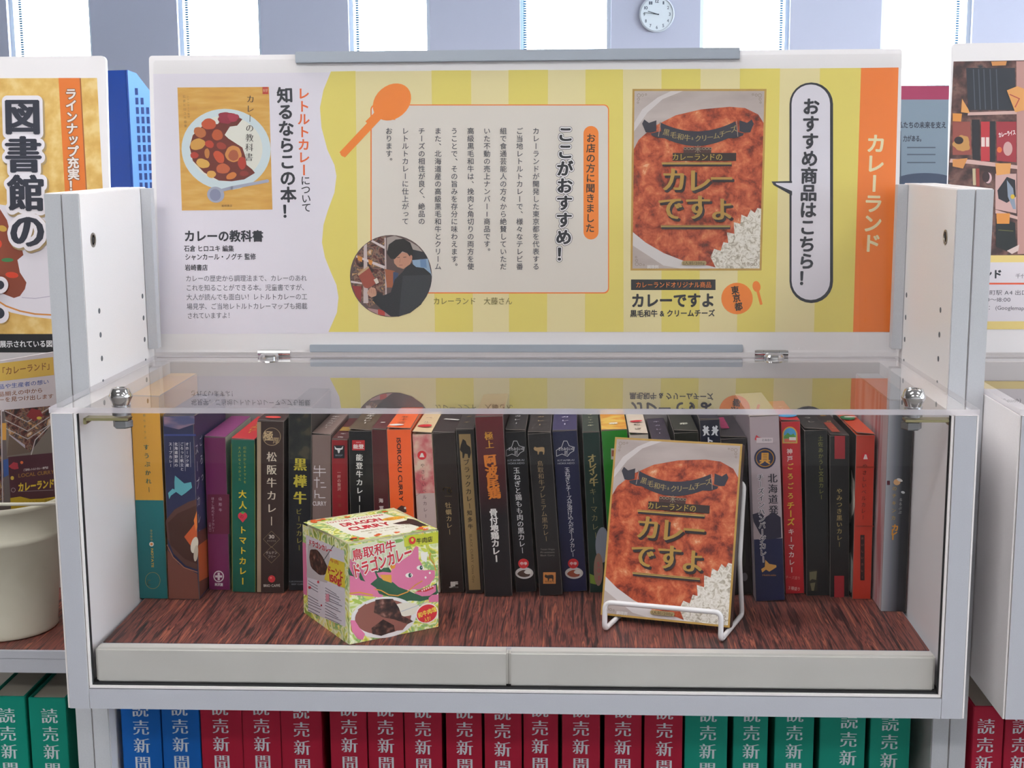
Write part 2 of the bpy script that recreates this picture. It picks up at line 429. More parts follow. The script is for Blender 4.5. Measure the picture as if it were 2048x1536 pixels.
# ================================================================== bookcases
YU, YB, ZT = 112.1, 334.8, 196.3
def bookcase(cx, label, shelf_z=None):
    t, mw = thing('bookcase', label, 'bookcase', (cx, YU, -ZW))
    D = YB-YU; H = ZT+ZW
    def z(v): return v+ZW
    for s in (-1, 1):
        xs = sorted((s*432.2, s*449.7))
        p = box('side_panel', (xs[0], xs[1], 1, D, 0, H), LAM, t, bevel=1)
        box('edge_strip', (xs[0]+.4, xs[1]-.4, -.6, 1, .5, H-.8), EDGE, p, bevel=.25)
        xi = s*432.2
        e = lathe('bolt_insert', [(7.5, 0), (7.5, -.8*s), (5.5, -.9*s), (5.2, .0), (3, .3*s), (3, -.2*s)], mat('9a948c', rough=.35, metal=.9), p, c=(xi, 34+YU-YU, z(147.5)), axis='X', n=24)
        lathe('bolt_socket', [(3.2, 0), (3.2, -.5*s)], DARKM, p, c=(xi, 34, z(147.5)), axis='X', n=6, smooth=False)
        for zz in (73.5, 48.4, 23.5, -1.5, -26.5):
            for yy in (41, 188):
                lathe('pin_hole', [(2.9, 0), (2.9, -.25*s), (2.3, -.25*s), (2.2, -.1*s)], mat('5c6068', rough=.6), p, c=(xi, yy, z(zz)), axis='X', n=16)
        xs = sorted((s*431.9, s*420.5))
        box('corner_strip', (xs[0], xs[1], D-24, D-10, z(11), z(ZT-1)), EDGE, t, bevel=.5)
    box('back_panel', (-432, 432, D-7, D-1, 60, z(-7)), mat('cfc6bc', rough=.6), t)
    box('base', (-432, 432, 10, D-8, 0, 60), LAMG, t)
    box('shelf', (-431.8, 431.8, 2, D-8, z(-661), z(-641.2)), LAMG, t, bevel=.6)
    box('shelf', (-431.8, 431.8, 2, D-8, 61, 80), LAMG, t, bevel=.6)
    if shelf_z is not None:
        box('shelf', (-431.8, 431.8, 0, D-8, z(shelf_z-25), z(shelf_z-9.5)), LAMG, t, bevel=.5)
        box('shelf_top', (-431.8, 431.8, 0, D-8, z(shelf_z-9.2), z(shelf_z-.6)), LAMG, t, bevel=.4)
        box('wood_grain_sheet', (-431, 431, 4, D-9, z(shelf_z-.6), z(shelf_z)), WOOD, t)
    return t
bookcase(0, 'white library bookcase holding the curry display case, between two others')
bookcase(-900, 'white library bookcase at the left edge holding the cream bucket', shelf_z=-282.5)
bookcase(900, 'white library bookcase at the right edge holding the second display case')

# ================================================================== display cases
A_, AI, ZBC, ZBI, ZSH = 431.9, 410.2, -299.0, -278.9, -243.0
def display_case(cx, label):
    t, mw = thing('display_case', label, 'display case', (cx, 0, ZBC))
    def z(v): return v-ZBC
    for s in (-1, 1):
        xs = sorted((s*(A_-2.2 if cx == 0 else A_-2.2), s*AI)); 
        box('side_panel', (xs[0], xs[1], 0, 326.5, 0, z(-6.2)), [LAM, LAMG], t, mi=[0, 0, 1, 0, 0, 0])
        xs = sorted((s*A_, s*(A_-1.6)))
        box('side_trim', (xs[0], xs[1], 1.2, 326.5, 0, z(-6.4)), LAM, t)
        xs = sorted((s*(AI-.8), s*(AI-3.0)))
        box('glazing_channel', (xs[0], xs[1], .8, 7, z(ZBI+3), z(-6.5)), LAM, t)
        xs = sorted((s*AI, s*(AI-4.0)))
        box('gap_shade_strip', (xs[0], xs[1], 3, 6.5, z(ZBI+1), z(-7)), DARKM, t)  # dark backing strip, stands in for the shade in the channel gaps
    box('bottom_panel', (-AI+.4, AI-.4, 0, 326.5, 0, z(ZBI-.2)), LAMG, t)
    box('glazing_channel', (-AI+1, AI-1, .8, 7, z(ZBI+.7), z(ZBI+3.2)), LAM, t)
    box('gap_shade_strip', (-AI+1, AI-1, 3, 30, z(ZBI-.1), z(ZBI+4.4)), DARKM, t)  # same dark backing, painted shade for the gap under the rails
    box('back_panel', (-AI, AI, 321, 326.5, z(ZBI), z(-6.4)), mat('948e8e', rough=.6), t)
    for x0, x1 in ((-404.6, -1.4), (-1.0, 404.8)):
        box('front_rail', (x0, x1, 7.2, 22, z(-275), z(-239.5)), CREAM, t, bevel=2.2)
    box('shelf_board', (-406, 406, 22.2, 321, z(-275), z(-243.8)), LAMG, t)
    box('wood_grain_sheet', (-405, 405, 33, 321, z(-243.8), z(-243.0)), WOOD, t)
    box('front_pane', (-AI+1.4, AI-1.4, 3.6, 6.2, z(ZBI+3.3), z(-6.0)), PANEG, t)
    lid = box('lid', (-A_, A_, -1.2, 331, z(-5.3), z(0)), [LIDG, AEDGE], t, mi=[0, 0, 1, 1, 1, 1])
    for bx_, dx_ in ((555, 544.5), (1538, 1544)):
        x = onZ(bx_, 708, 0).x; sx = onZ(dx_, 712, 0).x
        h = lathe('hinge', [(3.4, -19), (3.4, -9), (2.9, -8.8), (3.4, -8.6), (3.4, 8.6), (2.9, 8.8), (3.4, 9), (3.4, 19)], CHROME, t, c=(x, 328.6, z(3.6)), axis='X', n=16)
        box('hinge_leaf', (x-17, x+17, 331.2, 332, z(0.2), z(7)), mat('b8b8b8', rough=.3, metal=.8), h)
        lathe('hinge_screw', [(11.5, 0), (11.5, 2.2), (10, 4.2), (6, 5.2), (2, 5.4)], CHROME, h, c=(sx, 314, z(.1)), axis='Z', n=24)
    for s, x, y in ((-1, -366.4, 10), (1, 374.5, 12)):
        k = lathe('cam_lock', [(7.6, 0.1), (7.8, 1.5), (11, 8.6), (11, 9.6), (8.4, 16), (7.4, 17), (4.6, 17.2), (4.4, 16.4), (1.2, 16.4)], CHROME, t, c=(x, y, z(0)), n=32)
        lathe('lock_barrel', [(8.6, -9), (8.6, 0), (8.8, 0.1)], mat('a9a9ae', rough=.3, metal=.9), k, c=(x, y, z(0)), n=24)
        box('cam_arm', (min(x+s*34, x-s*8), max(x+s*34, x-s*8), y-7, y+7, z(-13.5), z(-11)), ZINC, k, bevel=.5)
        box('cam_hook', (min(x+s*32, x+s*35), max(x+s*32, x+s*35), y-7, y+7, z(-17), z(-11)), ZINC, k, bevel=.5)
        lathe('nut', [(8.5, -21), (9.5, -20), (9.5, -14)], mat('8f9296', rough=.35, metal=.9), k, c=(x+s*-1, y, z(0)), n=6, smooth=False)
    return t
display_case(0, 'white display case with clear lid full of boxed curries')
display_case(900, 'white display case with clear lid, cut off at the right edge')

# ================================================================== curry cartons
BOXES = []
def carton(label, TL, TR, BL, BR, spine, top=None, side=None, depth=None, y=None, flap=1.2, name='curry_box'):
    b0, b1 = onZ(*BL, ZSH), onZ(*BR, ZSH)
    if y is None: y = (b0.y+b1.y)/2
    b0, b1 = onplane(BL[0], BL[1], Vector((0, y, 0)), Vector((0, 1, 0))), onplane(BR[0], BR[1], Vector((0, y, 0)), Vector((0, 1, 0)))
    t0, t1 = onY(*TL, y), onY(*TR, y)
    h = (t0.z+t1.z)/2-ZSH; lean = math.atan2((t0.x+t1.x-b0.x-b1.x)/2, h)
    w = ((b1.x-b0.x)+(t1.x-t0.x))/2*math.cos(lean)-.5; h = h/math.cos(lean)
    d = min(depth or 136, 320-y)
    # leaning box pivots on its lower corner
    px = b0.x if lean < 0 else b1.x
    Mx = Matrix.Translation(Vector((px+.25, y, ZSH+.1))) @ Matrix.Rotation(lean, 4, 'Y')
    if lean >= 0: Mx = Mx @ Matrix.Translation(Vector((-w, 0, 0)))
    t, mw = thing(name, label, 'box', M=Mx, group='boxed curries standing in a row inside the display case')
    side = side or spine; top = top or spine
    top_m, spine_m, side_m = M_(top, rough=.35), M_(spine, rough=.32), M_(side, rough=.35)
    wf = mat('8f8580', rough=.7)
    me_o = box('carton', (0, w, 0, d, 0, h-.6), [side_m, top_m, spine_m, side_m, side_m, side_m, wf], t, mi=[0, 1, 2, 3, 4, 5])
    bm = bmesh.new(); bm.from_mesh(me_o.data)
    r = bmesh.ops.bevel(bm, geom=bm.edges[:], offset=.0003, segments=1, affect='EDGES', material=6)
    bm.to_mesh(me_o.data); bm.free()
    # closing flap, slightly sprung open at the front
    V = [(.4, -.3, h-.1+flap), (w-.4, -.3, h-.4+flap*.4), (w-.4, d, h-.1), (.4, d, h-.1)]
    V = [(a, b, c-.6) for a, b, c in V]+V
    mk('top_flap', V, BF, [wf, top_m], t, mi=[0, 1, 0, 0, 0, 0])
    s = Sheet(t, mw, (0, -.35, 0), (1, 0, 0), (0, 0, 1))
    tp = Sheet(t, mw, (0, 0, h+flap*.9+.05), (1, 0, 0), (0, 1, 0)).local(); tp.part = 'top_printing'
    BOXES.append((t, w, h, d))
    s.w, s.h = w, h; tp.w, tp.d = w, d
    return s, tp
def toptext(tp, text, m, size=.36, y0=.78, y1=.25, w=.02):
    tp.map = lambda a, b: Vector((a, b))
    a, b = (tp.w/2, tp.d*y0), (tp.w/2, tp.d*y1); tp.TV(text, a, b, tp.w*size, m, w=w); tp.out()
cA, cB, cC, cD, cE = (240, 800, 3.657), (560, 800, 3.656), (860, 800, 3.658), (1180, 780, 2.953), (1460, 780, 3.338)

s, tp = carton('tall yellow and teal curry box standing leftmost in the case', (259, 790), (321, 793), (281, 1198), (335.7, 1196.5), 'd9a13a', top='e2ae4a', depth=150, flap=.6)
s.local().rect(.3, .3, s.w-.3, s.px(268.7, 1000).y, '1c7478'); s.crop(*cA)
s.TV('すうぷかれー', (192, 345), (212, 655), 44, '2f6a5c', w=(.02, .0)); s.TV('彩りすうぷ', (178, 112), (184, 275), 20, '4d7a5c')
s.TH('ホクホク', (228, 945), (230, 1030), 20, 'd2b04a'); s.TH('NOTATE', (236, 1085), (240, 1225), 24, 'd2b04a', w=.03)
s.ell(231, 1054, 17, 17, 'e8e4d8'); s.ell(231, 1054, 9, 9, 'e58a3a'); s.ring(240, 1320, 54, 60, 3, 'b0a25a'); s.ring(215, 1335, 14, 18, 3, 'b0a25a', 60, 300)
s.out()

s, tp = carton('dark blue soup curry box with a bowl picture, second from the left', (324, 832), (386, 833), (338, 1198), (398.6, 1200), '2c3154', top='232a44', side='2c3154', depth=136)
s.crop(*cA)
s.poly([(320, 120), (545, 115), (545, 175), (430, 215), (322, 190)], noise_mat('dusk_sky', [(0.4, '55597f'), (0.6, 'b08a93')], scale=(1, 1, 4), ns=20))
s.rect(322, 250, 556, 262, '3c4a86')
for i, (tx, xx, y0, y1) in enumerate((('オホーツク産', 491, 322, 476), ('ごろっと帆立と', 452, 322, 505), ('北海道野菜の', 410, 322, 476), ('スープカレー', 369, 322, 478))):
    s.TV(tx, (xx, y0), (xx+2, y1), 26, 'e4e2e6', w=.01); s.line([(xx+22, y0-14), (xx+26, y1+14)], 2, 'cfd0d8')
s.poly([(402, 552), (430, 575), (470, 610), (520, 600), (528, 640), (480, 680), (450, 700), (410, 672), (372, 700), (360, 725), (352, 680), (385, 648), (400, 655), (398, 600)], '5fa9b4')
s.poly([(335, 880), (400, 800), (500, 745), (560, 725), (566, 1240), (480, 1210), (390, 1120), (345, 1000)], '5a3a34')
s.poly([(350, 900), (420, 830), (560, 770), (566, 1200), (470, 1160), (370, 1060)], '4a2a22')
s.poly([(470, 1000), (520, 940), (562, 880), (566, 1080), (520, 1070)], 'c85a2c'); s.poly([(540, 880), (562, 810), (566, 930), (556, 960)], 'e07b35')
s.ell(545, 1060, 26, 60, 'e9e2cf', rot=.2); s.ell(556, 1120, 16, 60, 'cfc3ae', rot=.1)
s.poly([(345, 1090), (430, 1200), (566, 1270), (580, 1455), (358, 1452)], '7c4a3e'); s.line([(345, 1060), (390, 1150), (470, 1225), (566, 1258)], 6, 'a9745c')
s.out()
sr = Sheet(s.root, s.inv.inverted(), (s.w+.1, 0, 0), (0, 1, 0), (0, 0, 1)).local()
sr.TV('スープカレー', (9, 165), (9, 70), 13, 'dcd8de'); sr.poly([(1, 2), (130, 2), (130, 60), (1, 75)], '6a3c31'); sr.poly([(1, 20), (60, 10), (60, 55), (1, 60)], 'c7622f')
sr.TV('ごろっ', (26, 170), (26, 130), 12, 'dcd8de'); sr.out(); toptext(tp, 'スープ', 'c8c6d4')

s, tp = carton('magenta purple curry box beside the dark blue soup curry', (406.8, 874), (450.5, 874), (417.2, 1178.7), (460, 1181.5), '7a2a5e', top='8c3a74', side='d9cfc0')
s.crop(*cA); s.rect(640, 690, 800, 980, '6e2440')  # darker rectangle is a reflection in the front pane, painted onto the spine
s.TV('山形牛', (733, 722), (735, 805), 26, 'd0b4c4'); s.TV('ほぐし肉のビーフカレー', (678, 720), (682, 955), 22, 'd0b4c4'); s.TV('（甘口）', (657, 895), (659, 965), 20, 'd0b4c4')
s.ell(722, 1290, 39, 42, 'e9e1e6'); s.ell(722, 1290, 31, 34, '7a2a5e'); s.rect(714, 1262, 730, 1318, 'e9e1e6'); s.rect(696, 1282, 748, 1298, 'e9e1e6')
s.TH('米沢屋', (692, 1348), (754, 1350), 24, 'e9e1e6', w=.04); s.out(); tp.out()

s, tp = carton('green tomato curry box with yellow writing and a red top', (461, 879), (509.3, 879), (464.2, 1184), (511, 1186), '146150', top='cf2430', side='18604f')
s.crop(*cA); s.TV('幻のたかしまトマトを', (912, 350), (914, 600), 22, 'b9b23c'); s.TV('大人げなくつかった', (874, 350), (876, 580), 22, 'b9b23c')
s.TV('大人', (896, 688), (898, 768), 60, 'e0c22e', w=.03); s.ell(897, 848, 34, 30, 'd2344a'); s.poly([(866, 858), (930, 858), (898, 896)], 'd2344a'); s.poly([(880, 822), (898, 812), (915, 824), (898, 834)], '5fa04a')
s.TV('の', (890, 852), (890, 852), 30, '3a1a20'); s.TV('トマトカレー', (898, 950), (898, 1325), 58, 'e0c22e', w=.03)
s.line([(815, 320), (822, 1400)], 3, '9c9a3a'); s.line([(986, 320), (990, 1400)], 3, '9c9a3a'); s.out(); toptext(tp, 'トマトカレー', 'e8b83a', size=.4)

s, tp = carton('brown beef curry box with a cream edge and round gold crest', (513.4, 842.4), (565.4, 842), (513.4, 1185.6), (566.8, 1187), '3b2b28', top='38221f', side='2b2220')
s.crop(*cA); s.rect(1002, 160, 1031, 1405, 'a8947a'); s.ring(1110, 268, 64, 64, 4, 'b7a07a'); s.ell(1110, 268, 60, 60, '42302c')
s.TV('極', (1085, 262), (1085, 262), 76, 'c7ae84', w=.02); s.TV('厚', (1142, 296), (1142, 296), 50, 'c7ae84'); s.TV('松阪牛カレー', (1110, 415), (1108, 885), 76, 'd9cdb8', w=(.02, 0))
for cy in (1018, 1132): s.line([(1108, cy-60), (1168, cy), (1108, cy+60), (1048, cy), (1108, cy-60)], 2.5, '8f7c60')
s.TH('30', (1088, 998), (1130, 998), 36, 'd8d0c4', w=.03); s.TH('オリジナル', (1075, 1030), (1142, 1030), 14, 'b8ac9c'); s.TH('グルテン', (1066, 1118), (1150, 1116), 24, 'd8d0c4'); s.TH('フリー', (1080, 1146), (1140, 1144), 24, 'd8d0c4')
s.ell(1110, 1308, 26, 26, 'd3363c'); s.ell(1104, 1300, 8, 7, 'ee8a80'); s.TH('BRIO CAFFÉ', (1050, 1356), (1172, 1356), 26, 'e0d8cc', w=.01); s.out()
tp.ell(tp.w/2, 14, tp.w*.3, 6, 'e2483e'); tp.out()

s, tp = carton('black wagyu curry box with brush-written gold title', (575.8, 815), (622, 815), (576, 1181.5), (622, 1181.5), noise_mat('black_marbled_board', [(0.4, '1c2022'), (0.55, '2a2d2a'), (0.64, '4a4636')], ns=80), top='2a2a28', side='1a1c1e')
s.crop(*cB); s.local().rect(.4, .4, s.w-.4, s.h*.72, '171b22'); s.crop(*cB)
s.TV('黒樺牛', (148, 470), (146, 715), 98, 'c2b43c', w=(.045, .01)); s.TV('ビーフカレー', (138, 815), (140, 1080), 46, 'a39a45', w=(.01, -.005))
s.TH('KUROHANAGYU', (66, 1326), (190, 1326), 15, '8f96a0'); s.TH('BEEF CURRY', (84, 1346), (188, 1346), 15, '8f96a0'); s.out()

s, tp = carton('taupe beef tongue curry box with thin white line lettering', (622.4, 868.4), (661.2, 870.6), (624, 1181), (662, 1181), '84706a', top='8d7770', side='6f5d58', flap=2)
s.crop(*cB); L = 'e6e2e2'
for P in ([(255, 482), (250, 505)], [(250, 505), (330, 505)], [(246, 530), (334, 530)], [(290, 480), (290, 560)], [(250, 585), (288, 585)], [(270, 565), (270, 640)], [(298, 605), (322, 605)], [(300, 638), (336, 638)], [(256, 660), (256, 716)], [(256, 690), (285, 690)], [(285, 690), (285, 714)], [(285, 714), (330, 714)]): s.line(P, 6, L)
s.TH('CURRY', (238, 755), (340, 755), 44, L, w=(.02, .02)); s.out(); toptext(tp, '牛たんカレー', 'dcd4d2', size=.42)

s, tp = carton('slim red beef box with a black steer head badge', (661.7, 878.8), (693.2, 879.3), (663, 1182), (697, 1182), '8f2029', top='5a2426', side='5a1a1e')
s.crop(*cB); s.rect(392, 332, 472, 426, '20232b'); s.poly([(398, 335), (412, 352), (448, 352), (462, 335), (458, 360), (440, 366), (436, 384), (430, 390), (424, 384), (420, 366), (402, 360)], 'e9e9ea')
s.TH('BEEF', (404, 404), (460, 404), 16, '8d93a0'); s.TV('一杯の贅沢', (432, 530), (432, 650), 28, 'e2b8b0'); s.TV('特選', (434, 705), (436, 770), 26, '8a4a3a'); s.out()
tp.rect(2, 40, tp.w-2, 62, 'a8843e'); toptext(tp, '牛肉', 'd8d0cc', y0=.2, y1=.05)

s, tp = carton('black Noto beef curry box with a small red crest', (696, 862.4), (742, 860), (698, 1185), (751, 1185), '17191e', top='5e4d3a', side='20211f', flap=2.5)
s.crop(*cB); s.rect(528, 294, 620, 368, 'b3262c'); s.TH('能登', (534, 340), (614, 340), 34, 'f0e6e2', w=.03); s.TH('curry', (556, 308), (594, 308), 14, 'f0e6e2')
s.TV('能登牛カレー', (580, 420), (582, 722), 52, 'ecece8', w=(.03, .01)); s.line([(582, 770), (582, 840)], 4, 'd8d8d4'); s.out(); toptext(tp, '能登牛カレー', 'ded8ce', size=.34)

s, tp = carton('plain maroon curry box left of the orange one', (743.8, 858.8), (773.9, 858), (753, 1186), (785, 1186), '512227', top='5c2428', side='4a2024')
s.crop(*cB); s.TV('海軍', (738, 735), (742, 790), 34, 'd4c8c4', w=.03); s.out(); toptext(tp, '海軍', 'd4c8c4')

s, tp = carton('bright orange curry box lettered in dark capitals', (774, 858), (822, 858.8), (787, 1187), (836, 1187), 'f2632b', top='f6692c', side='e2571f', flap=2.5)
s.crop(*cB); s.TH('ISOROKU CURRY', (868, 275), (888, 742), 42, '40262a', w=.015); s.ell(892, 800, 34, 26, '5a3a34', wob=.1); s.ell(915, 790, 8, 8, 'e8e0da'); s.out()
tp.ell(tp.w*.35, 12, 8, 5, 'efe6e0'); toptext(tp, '五十六', '7a3a20', y0=.45, y1=.2)

s, tp = carton('pink and cream bell curry box with a red round seal', (824.8, 869), (864.2, 867), (842, 1187), (882, 1186), noise_mat('pink_print', [(0.4, 'c9636a'), (0.55, 'dca79c'), (0.66, 'e6ccb8')], ns=60), top='e6cba0', side='dccaa2', flap=3)
s.crop(*cB); s.local().rect(.5, .5, s.w-.5, s.h*.63, 'c9b4b0'); s.crop(*cB); s.ell(1038, 404, 33, 33, 'd0232e'); s.poly([(1020, 418), (1056, 418), (1044, 388), (1032, 388)], 'f0e6e2')
s.ring(985, 640, 50, 60, 2, '8a5a5c', -80, 80); s.TV('やさしいベルカレー', (1042, 478), (1066, 848), 32, '54403f'); s.out(); tp.ell(tp.w*.5, 30, 8, 7, 'd0232e'); toptext(tp, 'ベル', '8a5a5c', y0=.6, y1=.4)

s, tp = carton('dark brown oyster curry box with a small shell mark', (866, 865.6), (910.6, 865.6), (883.2, 1186), (929.7, 1185), '2d2423', top='35292a', side='241d1c')
s.crop(*cC); s.ring(122, 655, 26, 16, 4, 'b5996a', 150, 400); s.ring(142, 662, 14, 20, 4, 'b5996a', 0, 300); s.line([(108, 704), (160, 704)], 2, '8a7a5c')
s.TV('牡蠣カレー', (133, 770), (144, 965), 46, 'b9a074', w=(.01, -.005)); s.TH('JF', (140, 1345), (205, 1343), 44, 'dedcd8', w=.06); s.TH('広島県漁連', (140, 1370), (208, 1369), 12, '9a9690'); s.out(); tp.line([(8, 70), (22, 62)], 5, 'ddd8d4'); tp.out()

s, tp = carton('slim black box with a gold strip and a dark ox', (912, 858.8), (947.5, 858.8), (931.6, 1186.8), (968, 1188), '1f1c1d', top='3a3232', side='1a1818')
s.crop(*cC); s.poly([(210, 250), (296, 248), (370, 1388), (286, 1390)], '9a8156')
s.poly([(225, 330), (240, 285), (262, 300), (268, 325), (295, 345), (300, 385), (290, 425), (280, 425), (275, 395), (255, 392), (248, 425), (238, 425), (236, 385), (218, 365)], '191513')
s.TV('ブラックカレー', (266, 455), (290, 775), 46, '241c18', w=(.02, 0)); s.TV('知多牛', (290, 825), (296, 925), 38, '241c18', w=.02); s.TH('BLACK CURRY', (298, 980), (312, 1190), 26, '5c4a30'); s.TH('Chita Gyu', (312, 1205), (322, 1335), 24, '5c4a30'); s.out(); toptext(tp, '知多牛', 'a08a5c')

s, tp = carton('tall maroon-to-black local chicken curry box with orange brush title', (948, 834.2), (1006.3, 832.3), (969.4, 1192.8), (1024, 1194.5), grad_mat('maroon_to_black_print', 'Z', [(0, '14151a'), (.45, '1c171c'), (.7, '4c1c22'), (1, '641c24')], 0, 199), top='5e1c24', side='2a1418', flap=.8)
s.crop(*cC); s.TV('極上', (430, 262), (436, 325), 64, 'cb9030', w=(.03, 0)); s.TV('阿波尾鶏', (440, 440), (470, 680), 92, 'd2792a', w=(.06, .02)); s.TV('骨付地鶏カレー', (464, 822), (486, 1160), 60, 'eceae8', w=(.05, .02)); s.out(); tp.out()

s, tp = carton('black onion and chicken curry box with a white island outline', (1011, 865.6), (1051.4, 861.5), (1032, 1184), (1073.8, 1185.5), '12141a', top='2a2628', side='16161a', flap=3)
def kita(s, ox):
    s.line([(ox+598, 342), (ox+612, 300), (ox+636, 300), (ox+652, 335), (ox+690, 345), (ox+686, 372), (ox+660, 386), (ox+640, 412), (ox+600, 395), (ox+582, 402), (ox+560, 412), (ox+558, 368), (ox+584, 352), (ox+598, 342)], 4, 'dcdce0')
    s.TH('きたみらいの', (ox+572, 358), (ox+688, 356), 26, 'e4e4e8', w=.02); s.TH('匠', (ox+616, 385), (ox+646, 385), 30, 'e4e4e8'); s.TH('KITAMIRAI', (ox+566, 442), (ox+690, 438), 18, 'c0c2cc'); s.TH('HOKKAIDO', (ox+568, 464), (ox+692, 460), 18, 'c0c2cc')
s.crop(*cC); kita(s, 0); s.TV('玉ねぎと鶏もも肉の黒カレー', (633, 515), (676, 1100), 50, 'e8e8ea', w=(.015, .0))
def dish(s, cx, cy, c1, c2):
    s.ell(cx, cy, 66, 42, 'd8d4d2', n=30); s.ell(cx-2, cy+4, 46, 26, c2, wob=.04); s.ell(cx+26, cy-8, 26, 16, 'e8e6e0', wob=.05)
    s.ell(cx-6, cy-70, 39, 36, 'cf2a30'); s.TH('中辛', (cx-32, cy-70), (cx+22, cy-70), 26, 'f2e4e2', w=.03)
dish(s, 690, 1266, 0, '4a342c'); s.out(); toptext(tp, '鶏カレー', 'c8c6c8')

s, tp = carton('charcoal wagyu premium curry box with a gold cow above its title', (1053.3, 870.5), (1102, 864.2), (1079.2, 1191), (1123.8, 1193), '222123', top='312a2a', side='1c1b1d', flap=2.5)
def cow(s, x, y, k, c):
    s.poly([(x+a*k, y+b*k) for a, b in ((0, 2), (4, -3), (10, 0), (28, -2), (34, 0), (35, 12), (33, 22), (30, 22), (30, 14), (26, 12), (18, 13), (16, 22), (13, 22), (12, 12), (6, 10), (2, 8))], c)
s.crop(*cC); cow(s, 758, 348, 2.3, 'a88a62'); s.TV('鳥取和牛プレミアム黒カレー', (805, 465), (850, 1015), 46, 'a8906c', w=(-.004, -.01))
for i, tx in enumerate(('Tottori Wagyu', 'Premium', 'Black Curry')): s.TH(tx, (808, 1092+i*22), (912, 1090+i*22), 17, '938d86')
s.rect(828, 1260, 920, 1344, 'c98445'); cow(s, 838, 1282, 1.9, '2a2220'); s.TH('鳥取和牛', (840, 1328), (910, 1328), 16, '2a2220'); s.out(); toptext(tp, '黒カレー', 'a8906c')

s, tp = carton('navy blue cheese and pork curry box with a white island outline', (1104.7, 863.4), (1154.7, 861.5), (1125.2, 1185.5), (1175.7, 1183.3), '191f45', top='3b3560', side='191f3c')
s.crop(*cC); kita(s, 366); s.TV('玉ねぎとチーズが溶け込んだポークカレー', (1003, 510), (1046, 1130), 40, 'e2e2ea', w=(.012, 0)); dish(s, 1054, 1266, 0, '9c4a30'); s.out(); toptext(tp, '匠カレー', 'c8c4dc')

s, tp = carton('dark green keema curry box with a gold brush title', (1156.6, 865), (1199.5, 864), (1179.3, 1186), (1206, 1185), '15322c', top='38443c', side='12302a')
s.crop(*cC); s.TV('オレイン牛', (1184, 425), (1198, 600), 66, 'b5a46a', w=(.04, .01)); s.TV('キーマカレー', (1192, 670), (1212, 990), 54, '978f62', w=(.0, -.01))
s.ell(1262, 1060, 52, 130, '8d93a0'); s.poly([(1168, 1270), (1215, 1290), (1215, 1350), (1172, 1340)], '7f9a3c'); s.ell(1232, 1240, 34, 120, '9a7a6a'); s.TV('50g', (1232, 1200), (1236, 1290), 46, 'c4565c'); s.out(); toptext(tp, 'オレイン牛', 'c2bf9c', w=.04)

s, tp = carton('bright green curry box with a yellow picture top', (1201.7, 861.5), (1255, 861), (1222, 1186), (1274, 1186), '238422', top=noise_mat('yellow_photo', [(0.4, 'd98f2c'), (0.6, 'e8c05a')], ns=50), side='1e7a20')
s.crop(*cD); s.rect(124, 345, 150, 410, 'c9c4b4'); s.rect(128, 356, 146, 392, 'a05a44'); s.out(); toptext(tp, '野菜', 'f0ead2', w=.05)

s, tp = carton('cream topped box behind the display carton, with a red stamp', (1258, 871), (1297, 869), (1276, 1187), (1315, 1187), 'd9cfc0', top='e6d6c4', side='cfc4b4', flap=3)
tp.ell(tp.w*.5, 60, 7, 5, 'd2303a'); s.out(); toptext(tp, '銘店', '6a5a50', y0=.35, y1=.15)
s, tp = carton('dark purple topped box behind the display carton', (1303, 882), (1342, 880), (1321, 1188), (1358, 1188), '2c2433', top='3a3042', side='261f2c')
toptext(tp, '牛カレー', 'b8b0c4')
s, tp = carton('olive black topped box behind the display carton', (1347, 868), (1397, 863), (1363, 1188), (1411, 1188), '22251f', top='34362e', side='22221e', flap=3.5)
toptext(tp, '山形', 'd0d0c0', w=.04)
s, tp = carton('navy box with two white lions above the display carton', (1398.5, 838), (1439.6, 841), (1412, 1188), (1452, 1188), '1a2036', top='242236', side='1a1c2a')
s.crop(*cD)
for ox, fl in ((688, 1), (735, -1)):
    s.poly([(ox+fl*a, b) for a, b in ((-20, 215), (-8, 208), (-4, 222), (6, 212), (14, 222), (8, 232), (20, 240), (8, 244), (12, 256), (20, 268), (6, 266), (-2, 252), (-8, 268), (-22, 272), (-14, 258), (-18, 244), (-26, 236), (-14, 230))], 'e2e6ee')
s.TV('ト', (706, 300), (706, 300), 50, 'e2e6ee', w=.04); s.out(); tp.out()
s, tp = carton('charcoal box with pink writing on its top', (1443, 878), (1493, 877), (1454, 1190), (1507, 1190), '1d1b1f', top='37323a', side='2a262b', flap=3)
s.crop(*cE); s.ell(85, 1120, 22, 60, '2e3028'); s.ell(98, 1248, 20, 28, '8a8a90'); s.out()
for i in range(9): tp.rect(5, 40+i*7, tp.w*.5, 44+i*7, 'd83a7c')
tp.out()

s, tp = carton('tall white-to-navy hamburg curry box with a round navy crest', (1497.4, 834), (1558.3, 831.5), (1511, 1204), (1570, 1202.4), 'b9aab0', top='c4b8bc', side='a89ca4', flap=.6)
s.local().rect(.4, .4, s.w-.4, s.px(1530, 1078).y, '171f48'); s.crop(*cE)
s.poly([(150, 830), (200, 815), (235, 850), (290, 815), (338, 850), (343, 985), (250, 1000), (200, 960), (158, 880)], '2c2a40')
s.poly([(155, 900), (215, 985), (158, 990)], 'b8a8ae')
s.ell(233, 455, 72, 70, '23284a'); s.ring(233, 455, 58, 56, 6, 'cf9438'); s.TH('具', (196, 455), (270, 455), 82, 'dba040', w=.03)
s.poly([(165, 330), (176, 300), (190, 312), (210, 318), (206, 335), (188, 345)], 'c32a36'); s.rect(176, 318, 286, 354, 'd8ccd0'); s.TH('北海道の', (212, 334), (280, 334), 18, '3a3a4a')
s.TV('北海道発', (284, 588), (290, 800), 66, '2c2c38', w=(.02, 0))
